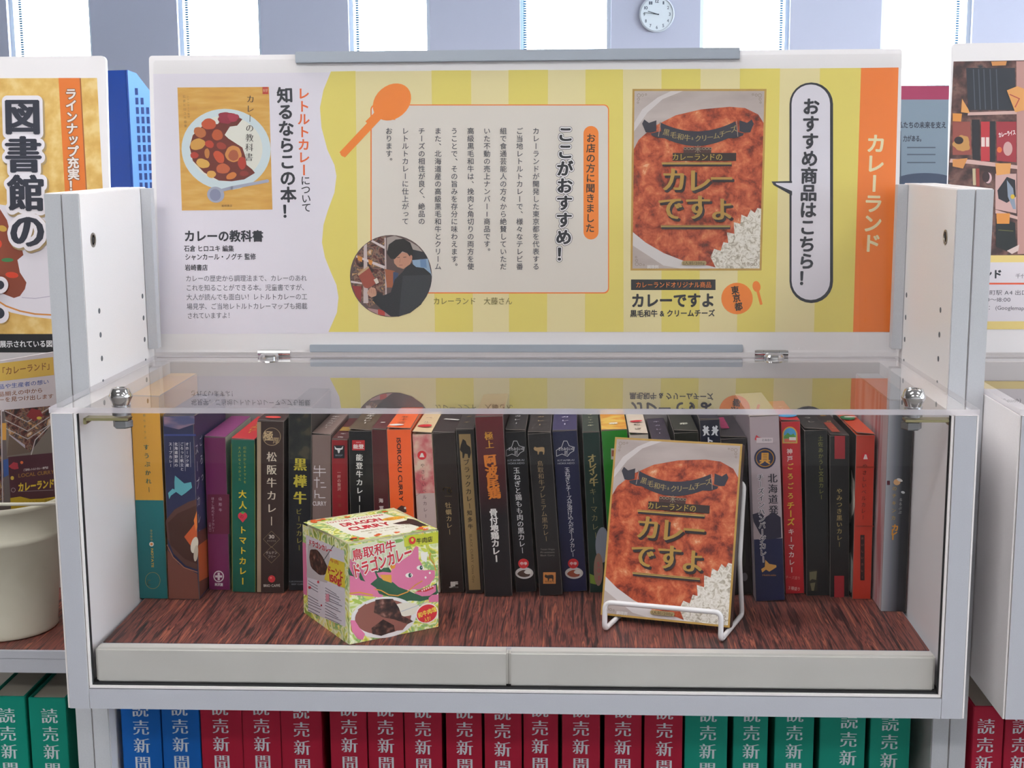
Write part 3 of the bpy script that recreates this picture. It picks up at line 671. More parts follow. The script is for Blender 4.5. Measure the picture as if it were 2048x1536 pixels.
s.TV('チーズインハンバーグカレー', (202, 582), (222, 1130), 47, 'e8e4e8', w=.07); s.TV('チーズインハンバーグカレー', (202, 582), (222, 1130), 47, '20222e', w=(.015, 0))
s.poly([(235, 1133), (262, 1160), (308, 1168), (310, 1182), (282, 1200), (262, 1212), (240, 1198), (215, 1218), (208, 1195), (232, 1180)], 'd9a050'); s.TH('Hokkaido', (216, 1234), (308, 1234), 18, 'd08a50'); s.out(); tp.out()

s, tp = carton('red cheese keema curry box with an arched picture', (1558.9, 843.5), (1600.8, 842.3), (1570.8, 1189), (1606.8, 1188), 'c0222c', top='cc2832', side='a81c26', flap=2)
s.crop(*cE); s.ell(400, 300, 50, 56, 'dca83c'); s.rect(350, 300, 450, 356, 'dca83c'); s.ell(400, 300, 42, 48, '4fa0d0'); s.rect(358, 300, 442, 350, '7ab58c'); s.poly([(360, 310), (385, 285), (405, 300), (425, 290), (440, 320), (360, 325)], '5c9c4a'); s.rect(362, 325, 440, 348, 'd86a50'); s.rect(395, 315, 440, 335, 'e9e4e0')
s.TV('神戸', (398, 410), (400, 458), 40, 'f0dcd8', w=.02); s.TV('ごろごろ', (402, 510), (404, 705), 44, 'e0b84a', w=.03); s.TV('チーズ', (405, 770), (406, 880), 52, 'e9c23c', w=.03); s.TV('キーマカレー', (408, 945), (412, 1200), 42, 'f0dcd8', w=.02)
s.TH('３種盛り', (385, 1318), (470, 1330), 26, 'eec0b8'); s.TH('チーズ盛り', (370, 1248), (470, 1256), 24, 'e08a80'); s.out(); tp.ell(tp.w/2, 22, 10, 10, '4fa0d0'); toptext(tp, 'チーズ', 'f0d0c8', y0=.6, y1=.4)

s, tp = carton('black Akaushi curry box with faint gold vertical title', (1607.3, 861), (1654.7, 860), (1613, 1192), (1657.7, 1192), '1b1e20', top='2a292b', side='1b1c1e', flap=3)
s.crop(*cE); s.TV('土佐あかうし文旦カレー', (604, 322), (610, 715), 36, '8a8a48'); s.rect(524, 1200, 584, 1342, '2e2d26'); s.poly([(530, 1215), (580, 1208), (575, 1268), (548, 1262), (532, 1275)], '6f6b50'); s.poly([(535, 1290), (570, 1285), (560, 1340), (545, 1340)], '6f6b50'); s.out(); toptext(tp, 'あかうし', 'b0aea8')

s, tp = carton('black box with a crimson stripe at the top and foot of its spine', (1657, 871.4), (1699, 870.5), (1659.5, 1193.4), (1696.7, 1195.8), '1a1a1c', top='33292a', side='1a1a1c', flap=2)
s.crop(*cE); s.rect(698, 306, 768, 460, 'a3242e'); s.rect(696, 1240, 762, 1384, 'a3242e'); s.TV('やみつき黒いカレー', (730, 675), (730, 1030), 40, 'b09a62', w=(.02, 0)); s.out(); tp.rect(4, 8, tp.w*.6, 60, 'a0402c'); toptext(tp, '黒カレ', 'b08a52')

s, tp = carton('vermilion bell curry box with a pale round seal', (1713, 871.4), (1750.6, 867.5), (1704, 1197), (1743, 1200), 'c43a28', top='e0522c', side='2c2422', flap=3)
s.crop(*cE); s.ell(905, 445, 26, 26, 'd6262e'); s.poly([(890, 462), (920, 462), (910, 430), (900, 430)], 'f0dcd8'); s.TV('やさしいベルカレー', (900, 508), (888, 850), 34, '4a2420'); s.rect(870, 968, 898, 1270, '3a2222'); s.TV('おいしいカレー', (884, 990), (882, 1250), 18, 'b06a5c')
s.rect(845, 510, 965, 520, '9a3426'); s.rect(840, 905, 960, 912, '9a3426'); s.out()
sl = Sheet(s.root, s.inv.inverted(), (-.1, 130, 0), (0, -1, 0), (0, 0, 1)).local()
sl.ell(112, 110, 18, 28, 'ded6ca', wob=.12, seed=3); sl.ell(100, 118, 14, 20, '3a6a44', wob=.15, seed=5); sl.ell(114, 26, 16, 22, 'cfd2cc', wob=.1, seed=6); sl.ell(104, 20, 10, 14, '2f6a6a'); sl.out()
tp.ell(tp.w*.3, 80, 8, 12, '2f7a4a'); tp.ell(tp.w*.5, 84, 7, 4, 'e8e0d4'); tp.out()

s, tp = carton('large silver-grey fading to black box standing rightmost against the case wall', (1771.6, 800), (1829, 800), (1761, 1223), (1806, 1223), grad_mat('silver_to_black_print', 'X', [(0, 'b4b9c2'), (.35, '7b808a'), (.7, '2c2f36'), (1, '16171b')], 0, 24), top='9aa0a8', side=noise_mat('pink_photo_side', [(0.45, 'b9a8aa'), (0.62, 'a8686c')], scale=(1, 1, .15), ns=60), depth=170, flap=.6)
s.crop(1700, 820, 3.571)
s.ell(335, 515, 24, 22, 'd8a878'); s.ell(355, 500, 22, 10, 'd8d4d0', rot=.4); s.rect(264, 505, 285, 535, '5a2430')
s.TV('のチキンカ', (318, 560), (310, 770), 34, 'b8964a', w=.01); s.TV('カレー', (322, 840), (306, 905), 52, 'd8943a', w=.05); s.TV('るるぷぷ', (362, 640), (356, 730), 26, 'b0b0b0'); s.ell(378, 588, 14, 9, 'c4c8cc', rot=.3); s.out(); tp.out()

# ================================================================== cover artwork of the featured curry
def cover(s):
    """drawn in a 795 x 1080 field"""
    s.rect(0, 0, 795, 1080, GOLDP); s.rect(12, 12, 783, 1068, noise_mat('printed_bowl', [(0.35, 'b3a6a2'), (0.65, 'c8bcb8')], scale=(1, 1, 3), ns=14))
    s.poly([(12, 200), (60, 120), (150, 50), (230, 12), (300, 12), (180, 60), (90, 140), (12, 250)], 'd6cfce')
    s.poly([(12, 355), (40, 300), (130, 220), (260, 155), (410, 120), (580, 105), (670, 112), (750, 150), (783, 200), (783, 1000), (560, 1068), (480, 1062), (330, 1035), (200, 985), (90, 920), (12, 860)], CURRY)
    s.poly([(12, 850), (90, 912), (200, 975), (330, 1025), (480, 1052), (540, 1068), (300, 1068), (200, 1050), (12, 930)], 'd9d4d4')
    s.poly([(485, 1000), (505, 950), (545, 962), (560, 910), (590, 915), (580, 850), (625, 860), (620, 790), (660, 800), (665, 745), (700, 760), (720, 715), (745, 735), (760, 705), (783, 710), (783, 1068), (520, 1068)], RICE)
    for (ax, ay), fx, fy in (((24, 24), 1, 1), ((771, 24), -1, 1), ((24, 1056), 1, -1), ((771, 1056), -1, -1)):
        for (a, b, r) in ((14, 14, 10), (36, 12, 7), (12, 36, 7), (56, 9, 5), (9, 56, 5)): s.ring(ax+fx*a, ay+fy*b, r, r, 2.5, '938474', n=10)
    D = '33323f'
    arc = lambda x: 190+62*(1-((x-385)/235)**2)
    top = [(x, arc(x)-2) for x in range(165, 635, 30)]; bot = [(x, arc(x)+86-(abs(x-385)/235)*8) for x in range(630, 164, -30)]
    s.poly([(60, 205), (72, 180), (100, 200), (145, 185), (145, 250), (110, 258), (82, 256)], D); s.poly([(725, 205), (712, 180), (685, 200), (640, 185), (640, 250), (672, 258), (705, 256)], D)
    s.poly([(112, 262), (170, 250), (222, 275), (215, 292), (160, 290), (118, 275)], D); s.poly([(668, 262), (615, 250), (562, 275), (570, 292), (620, 290), (662, 275)], D)
    s.poly(top+bot, D); s.line([(158, 280), (172, 190)], 3, 'b9a090'); s.line([(632, 280), (622, 190)], 3, 'b9a090')
    tx = '黒毛和牛&クリームチーズ'
    xs = [205, 248, 290, 330, 362, 396, 432, 468, 504, 540, 574, 606]
    for ch, x in zip(tx, xs):
        y = arc(x)+40; a = -(x-385)/235*.28; h = 24 if ch == '&' else 42; dx = h*.5*math.cos(a); dy = h*.5*math.sin(a)
        s.TH(ch, (x-dx*(.5 if ch == '&' else 1), y-dy), (x+dx*(.5 if ch == '&' else 1), y+dy), h, 'a3915e', w=(.015, 0))
    s.rect(310, 345, 475, 378, '4a2c2a')
    for a in range(0, 360, 45): s.line([(395, 355), (395+22*math.cos(math.radians(a)), 355+22*math.sin(math.radians(a)))], 3, '9a917a')
    for d in (-1, 1):
        for k in range(3): s.ring(395+d*(35+k*20), 352, 9, 7, 2.5, '9a917a', n=8)
    s.rect(245, 378, 625, 425, '33221f'); s.TH('カレーランドの', (240, 402), (545, 402), 46, 'b99f45', w=(.01, 0))
    s.rect(185, 438, 600, 458, '33252a'); s.rect(180, 433, 598, 436, 'b99f55'); s.rect(180, 439, 598, 446, 'c2a250')
    for ch, x, y, z in (('カ', 255, 535, 158), ('レ', 405, 540, 158), ('ー', 540, 530, 150), ('で', 235, 705, 158), ('す', 400, 700, 162), ('よ', 548, 712, 150)):
        s.TH(ch, (x-z/2+11, y+13), (x+z/2+11, y+13), z, '2e2226', w=(.045, .02))
        s.TH(ch, (x-z/2, y), (x+z/2, y), z, 'b28c40', w=(.032, .004))
    s.rect(185, 812, 600, 832, '33252a'); s.rect(180, 808, 598, 811, 'b99f55'); s.rect(180, 814, 598, 820, 'b99f55')
    s.rr(310, 1022, 460, 1048, 12, 'a89468'); s.TH('1人前/200g', (320, 1035), (450, 1035), 22, '4a3a24'); s.TH('調理例', (100, 1058), (170, 1058), 22, 'e0dcda', w=.03)

# featured carton on the wire stand (corner points solved from its measured outline)
TL, TR, BR, BL = Vector((105.2, 165.5, -62.4)), Vector((233.1, 124.4, -60.2)), Vector((217.1, 70.5, -236.2)), Vector((89.1, 110.0, -236.8))
ux = ((TR-TL)+(BR-BL)).normalized(); vz = (TL-BL)+(TR-BR); vz = (vz-ux*vz.dot(ux)).normalized(); ny = vz.cross(ux)
Mx = Matrix((ux, ny, vz)).transposed().to_4x4(); Mx.translation = (BL+BR)/2-ux*67+Vector((0, 0, .4))
t, mw = thing('curry_box', 'curry box pictured with red curry and rice, propped on a white wire stand', 'box', M=Mx)
cw, chh, cd = 134.0, 184.6, 15.0
box('carton', (0, cw, .2, cd, 0, chh), [mat('6b5236'), mat('bfa566', rough=.3), mat('b99d5c', rough=.3), mat('38231f', rough=.3), mat('38231f'), mat('38231f')], t, mi=[0, 1, 2, 3, 4, 5])
s = Sheet(t, mw, (0, .2, 0), (1, 0, 0), (0, 0, 1)).quadmap([(0, chh), (cw, chh), (cw, 0), (0, 0)], 795, 1080); s.part = 'cover_picture'; cover(s); s.out()

# white wire stand
FL, FR = onZ(1209, 1259, -240.2), onZ(1441, 1281, -240.2)
RL, RR_ = onZ(1240, 1234, -240.2), onZ(1484, 1229, -240.2)
RL = FL+(RR_-FR)
upz = vz*30
t, mw = thing('display_stand', 'white wire stand holding up the pictured curry box', 'stand', tuple((FL+FR+RL+RR_)/4*1+Vector((0, 0, -2.7))))
o = Vector(mw.translation)
lip = Vector((0, 0, 28))+ (FR-FL).cross(Vector((0, 0, 1))).normalized()*-2
bO = BL+ny*19.5
b1_, b2_ = onplane(1479, 1121, bO, ny), onplane(1488, 965, bO, ny)
w_ = (RL-RR_)
pts = [b2_+ux*-w_.length, b1_+ux*-w_.length, RL, FL, FL+lip, FR+lip, FR, RR_, b1_, b2_]
tube('wire_frame', [p-o for p in pts], 2.6, mat('efeff1', rough=.25), t, n=12, fillet=7, closed=True)

# ================================================================== pink dragon carton
n_, l_, r_ = onZ(698.4, 1290, ZSH), onZ(607.6, 1236.3, ZSH), onZ(877, 1254, ZSH)
ex = (r_-n_).normalized(); L1 = (r_-n_).length; L2 = (l_-n_).length
ey = Vector((-ex.y, ex.x, 0)); Mx = Matrix((ex, ey, Vector((0, 0, 1)))).transposed().to_4x4(); Mx.translation = n_+Vector((0, 0, .1))
t, mw = thing('curry_carton', 'square green carton picturing a pink dragon, in front of the row', 'box', M=Mx); H = 103.5
box('carton', (0, L1, 0, L2, 0, H), [mat('c9c6a0'), mat('dfe2b0'), mat('e2e4b8'), mat('dfe2c0'), mat('dfe2c0'), mat('dfe2c0')], t, bevel=.5)
s = Sheet(t, mw, (0, 0, 0), (1, 0, 0), (0, 0, 1)).crop(590, 1000, 5.12); s.part = 'front_picture'
s.poly([(556, 452), (1466, 310), (1468, 1296), (560, 1478)], LEAF)
G, P_, DG, WH = 'a9c254', 'd9769c', '2a5c40', 'f2f0e6'
s.poly([(560, 470), (1100, 370), (1180, 640), (1000, 700), (560, 800)], 'dfe4c4')
for x, y, a in ((640, 520, .3), (900, 440, .2), (1050, 420, -.2), (1340, 520, .5), (1400, 600, 1.2), (640, 1040, .4), (760, 1000, .2), (1360, 1240, -.4)):
    s.ell(x, y, 60, 18, random.choice([G, '7fae5c', 'cfd85a']), rot=a)
s.poly([(1285, 540), (1360, 530), (1345, 640), (1290, 610)], WH)
s.poly([(1115, 395), (1170, 360), (1290, 350), (1466, 325), (1466, 440), (1330, 460), (1180, 465), (1120, 480)], 'c9cf38')
s.poly([(520+40, 600), (620, 640), (700, 720), (880, 730), (900, 1000), (760, 985), (560, 970)], P_)
for cx, cy in ((575, 740), (690, 790)): s.poly([(cx-25, cy-60), (cx+10, cy+15), (cx+30, cy+45), (cx-20, cy+30), (cx-35, cy)], DG)
s.poly([(800, 700), (960, 690), (1010, 770), (1100, 900), (1230, 960), (1450, 850), (1466, 950), (1400, 1010), (1290, 1035), (1180, 1030), (1080, 1040), (1010, 1000), (930, 980), (860, 960), (830, 900), (770, 860), (840, 800)], DG)
s.poly([(1180, 560), (1235, 470), (1262, 480), (1265, 600), (1300, 660), (1310, 720), (1370, 715), (1430, 720), (1432, 790), (1380, 860), (1280, 910), (1140, 920), (1060, 890), (1000, 840), (980, 740), (1010, 660), (1090, 620)], P_)
s.poly([(835, 745), (900, 735), (1010, 745), (1000, 840), (930, 830), (860, 790)], P_); s.poly([(868, 765), (985, 765), (990, 850), (900, 820)], 'dda03a')
s.poly([(960, 660), (1030, 660), (1020, 700), (985, 705)], 'e0902f')
s.poly([(1215, 950), (1300, 930), (1440, 868), (1442, 935), (1380, 980), (1300, 985)], P_); s.poly([(1225, 940), (1420, 870), (1418, 905), (1340, 938)], 'c42c34')
for k in range(6): s.poly([(1290+k*22, 925-k*9), (1310+k*22, 917-k*9), (1303+k*22, 938-k*9)], WH)
for cx, cy in ((1167, 770), (1282, 692)): s.ell(cx, cy, 38, 24, WH); s.ell(cx+8, cy, 16, 22, '1f4a4a'); s.ell(cx+14, cy-4, 5, 5, WH)
for cx, cy in ((1335, 792), (1378, 745)): s.ell(cx, cy, 10, 12, WH)
s.line([(815, 912), (880, 925), (960, 970), (1050, 978), (1150, 940), (1230, 870), (1300, 828)], 11, 'd9953a'); s.line([(1385, 545), (1375, 590), (1420, 650), (1440, 720)], 10, 'd9953a')
s.line([(560, 955), (660, 945), (790, 972)], 14, 'dda03a')
s.ell(905, 1200, 335, 210, 'e4e2e0', rot=-.12, n=40); s.ell(900, 1195, 290, 175, '8c5549', rot=-.12, n=40); s.ell(1120, 1120, 160, 70, 'e2dccb', rot=-.1)
s.poly([(640, 1120), (720, 1060), (860, 1150), (1100, 1230), (1190, 1220), (1100, 1330), (860, 1360), (700, 1300)], '8c5549')
s.poly([(820, 1020), (900, 1010), (1000, 1010), (1060, 1100), (1090, 1180), (1210, 1240), (1150, 1270), (1010, 1220), (900, 1200), (805, 1150)], MEAT); s.poly([(780, 1310), (900, 1220), (1010, 1280), (1020, 1340), (880, 1390), (790, 1370)], MEAT)
s.line([(1085, 1140), (1360, 1040)], 8, 'b9bcc4'); s.poly([(1365, 1000), (1400, 970), (1466, 965), (1466, 1040), (1370, 1045)], P_)
s.poly([(565, 1230), (610, 1230), (660, 1310), (715, 1370), (690, 1430), (640, 1420), (580, 1340)], P_)
s.ell(1348, 1158, 118, 98, 'f3e6e2', rot=-.5); s.ell(1348, 1160, 108, 88, 'cf2430', rot=-.5); s.TH('和牛肉塊', (1255, 1185), (1445, 1110), 56, 'e8d44a', w=.03); s.TH('入り！', (1320, 1230), (1400, 1200), 48, 'e8d44a', w=.03)
s.ell(1198, 412, 34, 38, 'cf2f28'); s.ell(1198, 406, 14, 18, 'c9cf38'); s.TH('牛肉店', (1238, 420), (1408, 395), 62, '3a2a24', w=.01)
for m, w in ((WH, .085), ('c02434', .02)):
    s.TH('鳥取和牛', (575, 570), (1030, 455), 120, m, w=w); s.TH('ドラゴンカレー', (580, 735), (1195, 520), 150, m, w=w+.015)
s.out()
s = Sheet(t, mw, (0, L2, 0), (0, -1, 0), (0, 0, 1)).crop(590, 1000, 5.12); s.part = 'side_printing'
s.poly([(78, 248), (545, 450), (552, 1478), (92, 1210)], LEAF); s.poly([(78, 430), (112, 445), (125, 700), (125, 980), (86, 960)], P_)
s.poly([(112, 355), (505, 520), (518, 1300), (135, 1140)], 'd9d4dc'); s.poly([(130, 450), (215, 440), (350, 520), (360, 640), (330, 850), (120, 790)], 'bdb6b8')
s.ell(235, 640, 75, 145, MEAT, rot=-.45, wob=.05); s.line([(300, 610), (400, 460)], 8, '5a5a60')
s.poly([(365, 590), (508, 640), (514, 905), (300, 815), (330, 700)], 'dfc83a'); s.TH('ドラゴンカレー', (140, 430), (380, 520), 44, 'c0303c', w=.04)
s.TH('ドーンと', (330, 705), (495, 765), 60, 'c02a34', w=.05); s.TH('150g!', (355, 790), (478, 830), 66, 'c02a34', w=.05); s.TH('牛肉', (360, 615), (450, 645), 30, 'c02a34')
for i in range(11):
    y = 825+i*30; sl_ = .42
    for a, b in ((140, 290), (315, 495)):
        if random.random() < .9: s.line([(a, y+(a-140)*sl_), (a+(b-a)*random.uniform(.6, 1), y+(a-140)*sl_+(b-a)*sl_*.9)], 7, '8a8590')
s.ell(242, 838, 10, 14, 'c84048'); s.ell(155, 895, 14, 14, 'c84048'); s.ell(275, 1078, 8, 11, 'c84048'); s.rect(320, 960, 355, 1040, 'd890a0'); s.out()
s = Sheet(t, mw, (0, 0, H), (1, 0, 0), (0, 1, 0)).crop(590, 1000, 5.12); s.part = 'top_printing'
s.poly([(85, 230), (980, 92), (1462, 296), (552, 432)], LEAF); s.poly([(300, 225), (900, 135), (1300, 250), (1180, 330), (700, 390), (520, 340)], 'eeeede')
s.local()
for tx, v0, h, mmm in (('TOTTORI WAGYU BEEF', 78, 7, .02), ('DRAGON', 63, 17, .05), ('CURRY', 44, 17, .05)): s.TH(tx, (12 if h < 9 else 22, v0), (L1-22 if h < 9 else L1-32, v0), h, 'c8303c', w=mmm)
s.TH('鳥取和牛の美味しさが', (28, 29), (L1-16, 29), 4.5, 'a89c6c'); s.TH('ギュッとつまった', (32, 21), (L1-20, 21), 4.5, 'a89c6c'); s.ell(L1-20, 58, 13, 6, 'e8b23a'); s.TH('塊肉入り', (L1-30, 58), (L1-10, 58), 5, 'c8303c')
s.poly([(L1-30, 40), (L1-12, 44), (L1-8, 50), (L1-4, 44), (L1-3, 12), (L1-12, 14), (L1-16, 30), (L1-26, 34)], '2c2224'); s.rect(8, 6, 17, 12, '2c2224'); s.rect(L1-24, 4, L1-4, 9, 'f2eee0'); s.TH('380g', (L1-22, 6.5), (L1-6, 6.5), 4, 'c8303c')
for k in range(26): s.ell(random.choice([random.uniform(3, 20), random.uniform(L1-18, L1-3)]) if k % 2 else random.uniform(4, L1-4), random.uniform(2, 12) if k % 3 else random.uniform(84, L2-4), 3.2, 2.6, random.choice(['e2672e', 'f0cf3a', '8cb84e', 'e2672e']), wob=.15, seed=k)
s.out()

# ================================================================== main poster board
YP = 335.6; TILT = math.atan(28/341)
t, mw = thing('poster_board', 'wide white curry poster board with yellow stripes above the display case', 'poster', (0, YP, 3.5), (-TILT, 0, 0))
s = Sheet(t, mw, (0, 0, 0), (1, 0, 0), (0, 0, 1), lift=.1)
c = [s.px(*p) for p in ((293, 112), (1806, 97))]
bx0, bx1, bz1 = -430.5, 431.0, (c[0].y+c[1].y)/2
def rrect3(name, x0, x1, z0, z1, y0, y1, r, m, parent, corners=(1, 1, 1, 1)):
    P = []
    for cx, cz, a0, on in ((x1, z1, 0, corners[0]), (x0, z1, 90, corners[1]), (x0, z0, 180, corners[2]), (x1, z0, 270, corners[3])):
        sx = -1 if cx == x1 else 1; sz = -1 if cz == z1 else 1
        if on:
            for k in range(7):
                a = math.radians(a0+15*k); P.append((cx+sx*r+r*math.cos(a), cz+sz*r+r*math.sin(a)))
        else: P.append((cx, cz))
    n = len(P); V = [(p[0], y0, p[1]) for p in P]+[(p[0], y1, p[1]) for p in P]
    F = [tuple(range(n))[::1], tuple(range(n, 2*n))[::-1]]+[(i, i+n, (i+1) % n+n, (i+1) % n) for i in range(n)]
    return mk(name, V, F, m, parent)
rrect3('backing_board', bx0, bx1, 0, bz1, 0, 5, 4, mat('f0eef1', rough=.3), t, (1, 1, 0, 0))
s.part = 'poster_print'
PAPER = mat('eae6f2', rough=.32); YEL, PAL = mat('e8d870', rough=.32), mat('ecdfa8', rough=.32); ORG = 'ef7d2e'; ORG2 = 'f0842c'
s.poly([(306, 148), (1797, 135), (1783, 664), (322, 668)], PAPER)
wave = [(662, 143), (647, 180), (640, 215), (643, 255), (655, 300), (669, 330), (673, 352), (669, 385), (656, 420), (647, 450), (644, 485), (650, 515), (662, 545), (673, 570), (677, 595), (674, 625), (664, 648), (657, 664)]
s.poly([(1727, 136)]+wave[:1]+wave[1:]+[(1706, 664)], PAL)
s.poly(wave+[(717, 664), (711, 142)], YEL)
s.poly([(711, 142), (636, 142), (636, 142)], YEL) if False else None
st = [(711, 717), (787, 794), (863, 870), (942, 946), (1017, 1018), (1096, 1094), (1171, 1170), (1246, 1247), (1323, 1323), (1401, 1399), (1480, 1474), (1560, 1550), (1640, 1628), (1724, 1706)]
s.poly([(711, 141.8), (636, 141.8), (640, 200)], PAL) if False else None
for i in range(0, 13):
    a, b = st[i], st[i+1]
    if i % 2 == 0 and i > 0 or i == 12: s.poly([(a[0], 142-(a[0]-711)*.006), (b[0], 142-(b[0]-711)*.006), (b[1], 664), (a[1], 664)], YEL if i not in () else PAL)
s.poly([(1722, 136), (1797, 135), (1783, 664), (1706, 664)], ORG)
K0 = s.k
s.part = 'lettering'
s.TV('カレーランド', (1752, 287), (1743, 486), 40, 'f0e3b8', w=.03)
# book card
s.k = K0
s.part = 'book_picture'
q = [s.px(*p) for p in ((355, 175), (538, 174), (545, 419), (364, 421))]; s.quadmap(q, 1000, 1345)
s.rect(0, 0, 1000, 1345, MUST); s.ell(510, 680, 490, 445, 'd2e2e8', n=44); s.ell(510, 670, 400, 360, 'e6e6dc', n=44)
s.poly([(430, 400), (480, 330), (600, 300), (700, 350), (640, 420), (560, 430), (500, 520), (540, 560), (600, 600), (690, 660), (720, 760), (730, 850), (790, 900), (820, 940), (700, 1010), (560, 1030), (420, 1020), (260, 930), (140, 800), (110, 650), (150, 520), (260, 420)], '6e2a22')
for x, y, a, b, r, c in ((330, 400, 80, 60, 0, 'c0502c'), (230, 490, 70, 55, .5, 'b8693a'), (200, 620, 85, 60, -.3, 'd09a48'), (420, 520, 60, 60, 0, 'b9552c'), (590, 730, 90, 90, .2, 'd08a48'), (590, 745, 55, 60, .2, 'a8583a'), (430, 760, 50, 75, -.6, 'c44e2c'), (250, 830, 75, 50, .3, 'd8a850'), (470, 890, 75, 55, 0, 'c0603a'), (340, 950, 50, 40, 0, 'dba552'), (680, 830, 45, 70, 0, 'b23a2a'), (560, 970, 60, 35, -.4, 'cf7a38'), (330, 620, 50, 40, .4, 'b8402a'), (160, 740, 45, 35, 0, 'b23a2a'), (300, 720, 28, 55, 0, 'c07a3a'), (460, 640, 55, 38, .3, '9c3a2a'), (700, 945, 50, 30, 0, '8c3028')): s.ell(x, y, a, b, c, rot=r, wob=.03, seed=int(x))
s.ell(535, 335, 110, 62, '93263c', wob=.09, seed=4); s.ell(600, 330, 60, 45, 'a83248', wob=.12, seed=9)
s.ell(380, 1175, 95, 88, 'a9aec2', rot=.2); s.ell(375, 1178, 62, 66, '8a8fab'); s.line([(440, 1130), (560, 1100), (950, 1030)], 34, 'a9aec2'); s.ell(950, 1030, 22, 19, 'a9aec2')
s.TV('カレーの教科書', (795, 130), (760, 765), 92, '3c3836', w=(.008, -.012)); s.rect(930, 0, 992, 78, 'c0402e'); s.TH('科学', (935, 38), (988, 38), 40, 'e8c8a8')
s.TV('石倉ヒロユキ編集', (70, 100), (75, 420), 32, '9c7a40'); s.TV('シャンカール監修', (110, 100), (115, 320), 26, '9c7a40'); s.TH('岩崎書店', (440, 1298), (560, 1298), 26, '5c4428')
s.part = 'lettering'; s.crop(0, 0, 1); s.k = K0
s.TV('レトルトカレー', (607, 187), (608, 340), 25, 'e2642c', w=.025); s.TV('について', (611, 361), (613, 415), 20, INK, w=.012)
s.TV('知るならこの本！', (570, 190), (578, 422), 33, INK, w=.035)
s.TH('カレーの教科書', (368, 472), (527, 472), 24, INK, w=.035); s.TH('石倉 ヒロユキ 編集', (368, 497), (468, 497), 13.5, INK, w=.015); s.TH('シャンカール・ノグチ 監修', (370, 514), (512, 513), 13.5, INK, w=.015); s.TH('岩崎書店', (370, 535), (416, 535), 13, INK, w=.015)
for i, (tx, x1) in enumerate((('カレーの歴史から調理法まで、カレーのあれ', 614), ('これを知ることができる本。児童書ですが、', 616), ('大人が読んでも面白い！レトルトカレーの工', 615), ('場見学、ご当地レトルトカレーマップも掲載', 615), ('されていますよ！', 467))):
    s.TH(tx, (371+i*.8, 557+i*18.6), (x1, 556+i*18.6), 13.6, '6a6c78')
# recommendation card
s.k = K0
s.part = 'poster_print'
s.rr(741, 209, 1218, 587, 10, ORG); s.rr(743.5, 211, 1216, 584.5, 9, 'e2dcd4')
s.spoon(784, 204, 42, 33, -.72, 688, 306, 15, ORG2); s.poly([(752, 212), (792, 240), (762, 238), (742, 254), (731, 243), (748, 226)], ORG2)
s.rr(1167, 252, 1197, 479, 15, ORG2); s.part = 'lettering'; s.TV('お店の方に聞きました', (1182, 276), (1180, 456), 19, '33302c', w=.02)
for m, w in ((INK, .13), ('f4f2f4', .105), ('22252e', (.045, .03))): s.TV('ここがおすすめ！', (1131, 268), (1127, 508), 33, m, w=w)
for i, tx in enumerate(('カレーランドが開発した東京都を代表する', 'ご当地レトルトカレーで、様々なテレビ番', '組で食通芸能人の方々から絶賛していただ', 'いた不動の売上ナンバー1商品です。', '高級黒毛和牛は、挽肉と角切りの両方を使', 'うことで、その旨みを存分に味わえます。', 'また、北海道産の高級黒毛和牛とクリーム', 'チーズの相性が良く、絶品の', 'レトルトカレーに仕上がって', 'おります。')):
    x = 1072-32.65*i; n = len(tx); s.TV(tx, (x, 262), (x+(n-1)*(1.5*(1036-x)/16500*15/15)*.12, 262+15.05*(n-1)), 14.2, '454854', w=.006)
s.TH('カレーランド　大藤さん', (866, 602), (1025, 602), 15.5, '77703f')
# round photograph of the shop assistant
s.k = K0+8
s.part = 'round_photograph'
s.ell(782, 552, 82, 82, '5d4a48', n=48)
s.crop(680, 450, 5.12)
CC = Vector((524, 522)); RD = 416
def clip(P):
    out = []
    for p in P:
        v = Vector(p)-CC; out.append(tuple(CC+v*(RD/v.length)) if v.length > RD else p)
    return out
for P, m in (([(480, 130), (560, 110), (720, 170), (800, 220), (900, 330), (760, 340), (480, 260)], 'a89c96'), ([(740, 250), (870, 270), (905, 350), (740, 360)], '22242c'), ([(740, 360), (900, 345), (940, 520), (760, 470)], '8fa9c4'), ([(820, 350), (880, 350), (890, 440), (825, 430)], '6c8cb4'),
             ([(115, 560), (160, 320), (280, 190), (400, 120), (470, 110), (480, 620), (470, 760), (300, 840), (160, 700)], SHELFPH),
             ([(240, 210), (275, 190), (290, 800), (240, 800)], 'c9b9b8'), ([(455, 130), (470, 130), (480, 760), (465, 765)], 'c9b9b8'), ([(110, 570), (225, 590), (225, 605), (108, 592)], 'd6cacb'), ([(330, 150), (460, 220), (455, 245), (320, 170)], 'd6cacb'),
             ([(170, 310), (460, 420), (455, 450), (165, 330)], 'd6cacb'), ([(175, 310), (230, 330), (225, 380), (185, 360)], 'd08a3c'), ([(290, 350), (335, 365), (325, 415), (295, 400)], 'd08a3c'), ([(125, 620), (220, 630), (215, 790), (160, 730)], '8c2c2c'),
             ([(280, 850), (600, 900), (600, 930), (520, 938), (400, 920), (300, 880)], 'b08a8a'), ([(390, 860), (460, 880), (460, 930), (390, 915)], 'b03a34'), ([(460, 450), (560, 470), (560, 640), (480, 640)], 'a05a3a'), ([(545, 480), (600, 490), (590, 560), (545, 640)], '3a4a6a')):
    s.poly(clip(P), m)
s.poly([(720, 380), (780, 430), (860, 440), (930, 500), (942, 540), (930, 620), (880, 740), (800, 840), (700, 905), (600, 938), (520, 935), (420, 860), (330, 770), (380, 700), (450, 720), (520, 690), (560, 560), (640, 480)], '20222a')
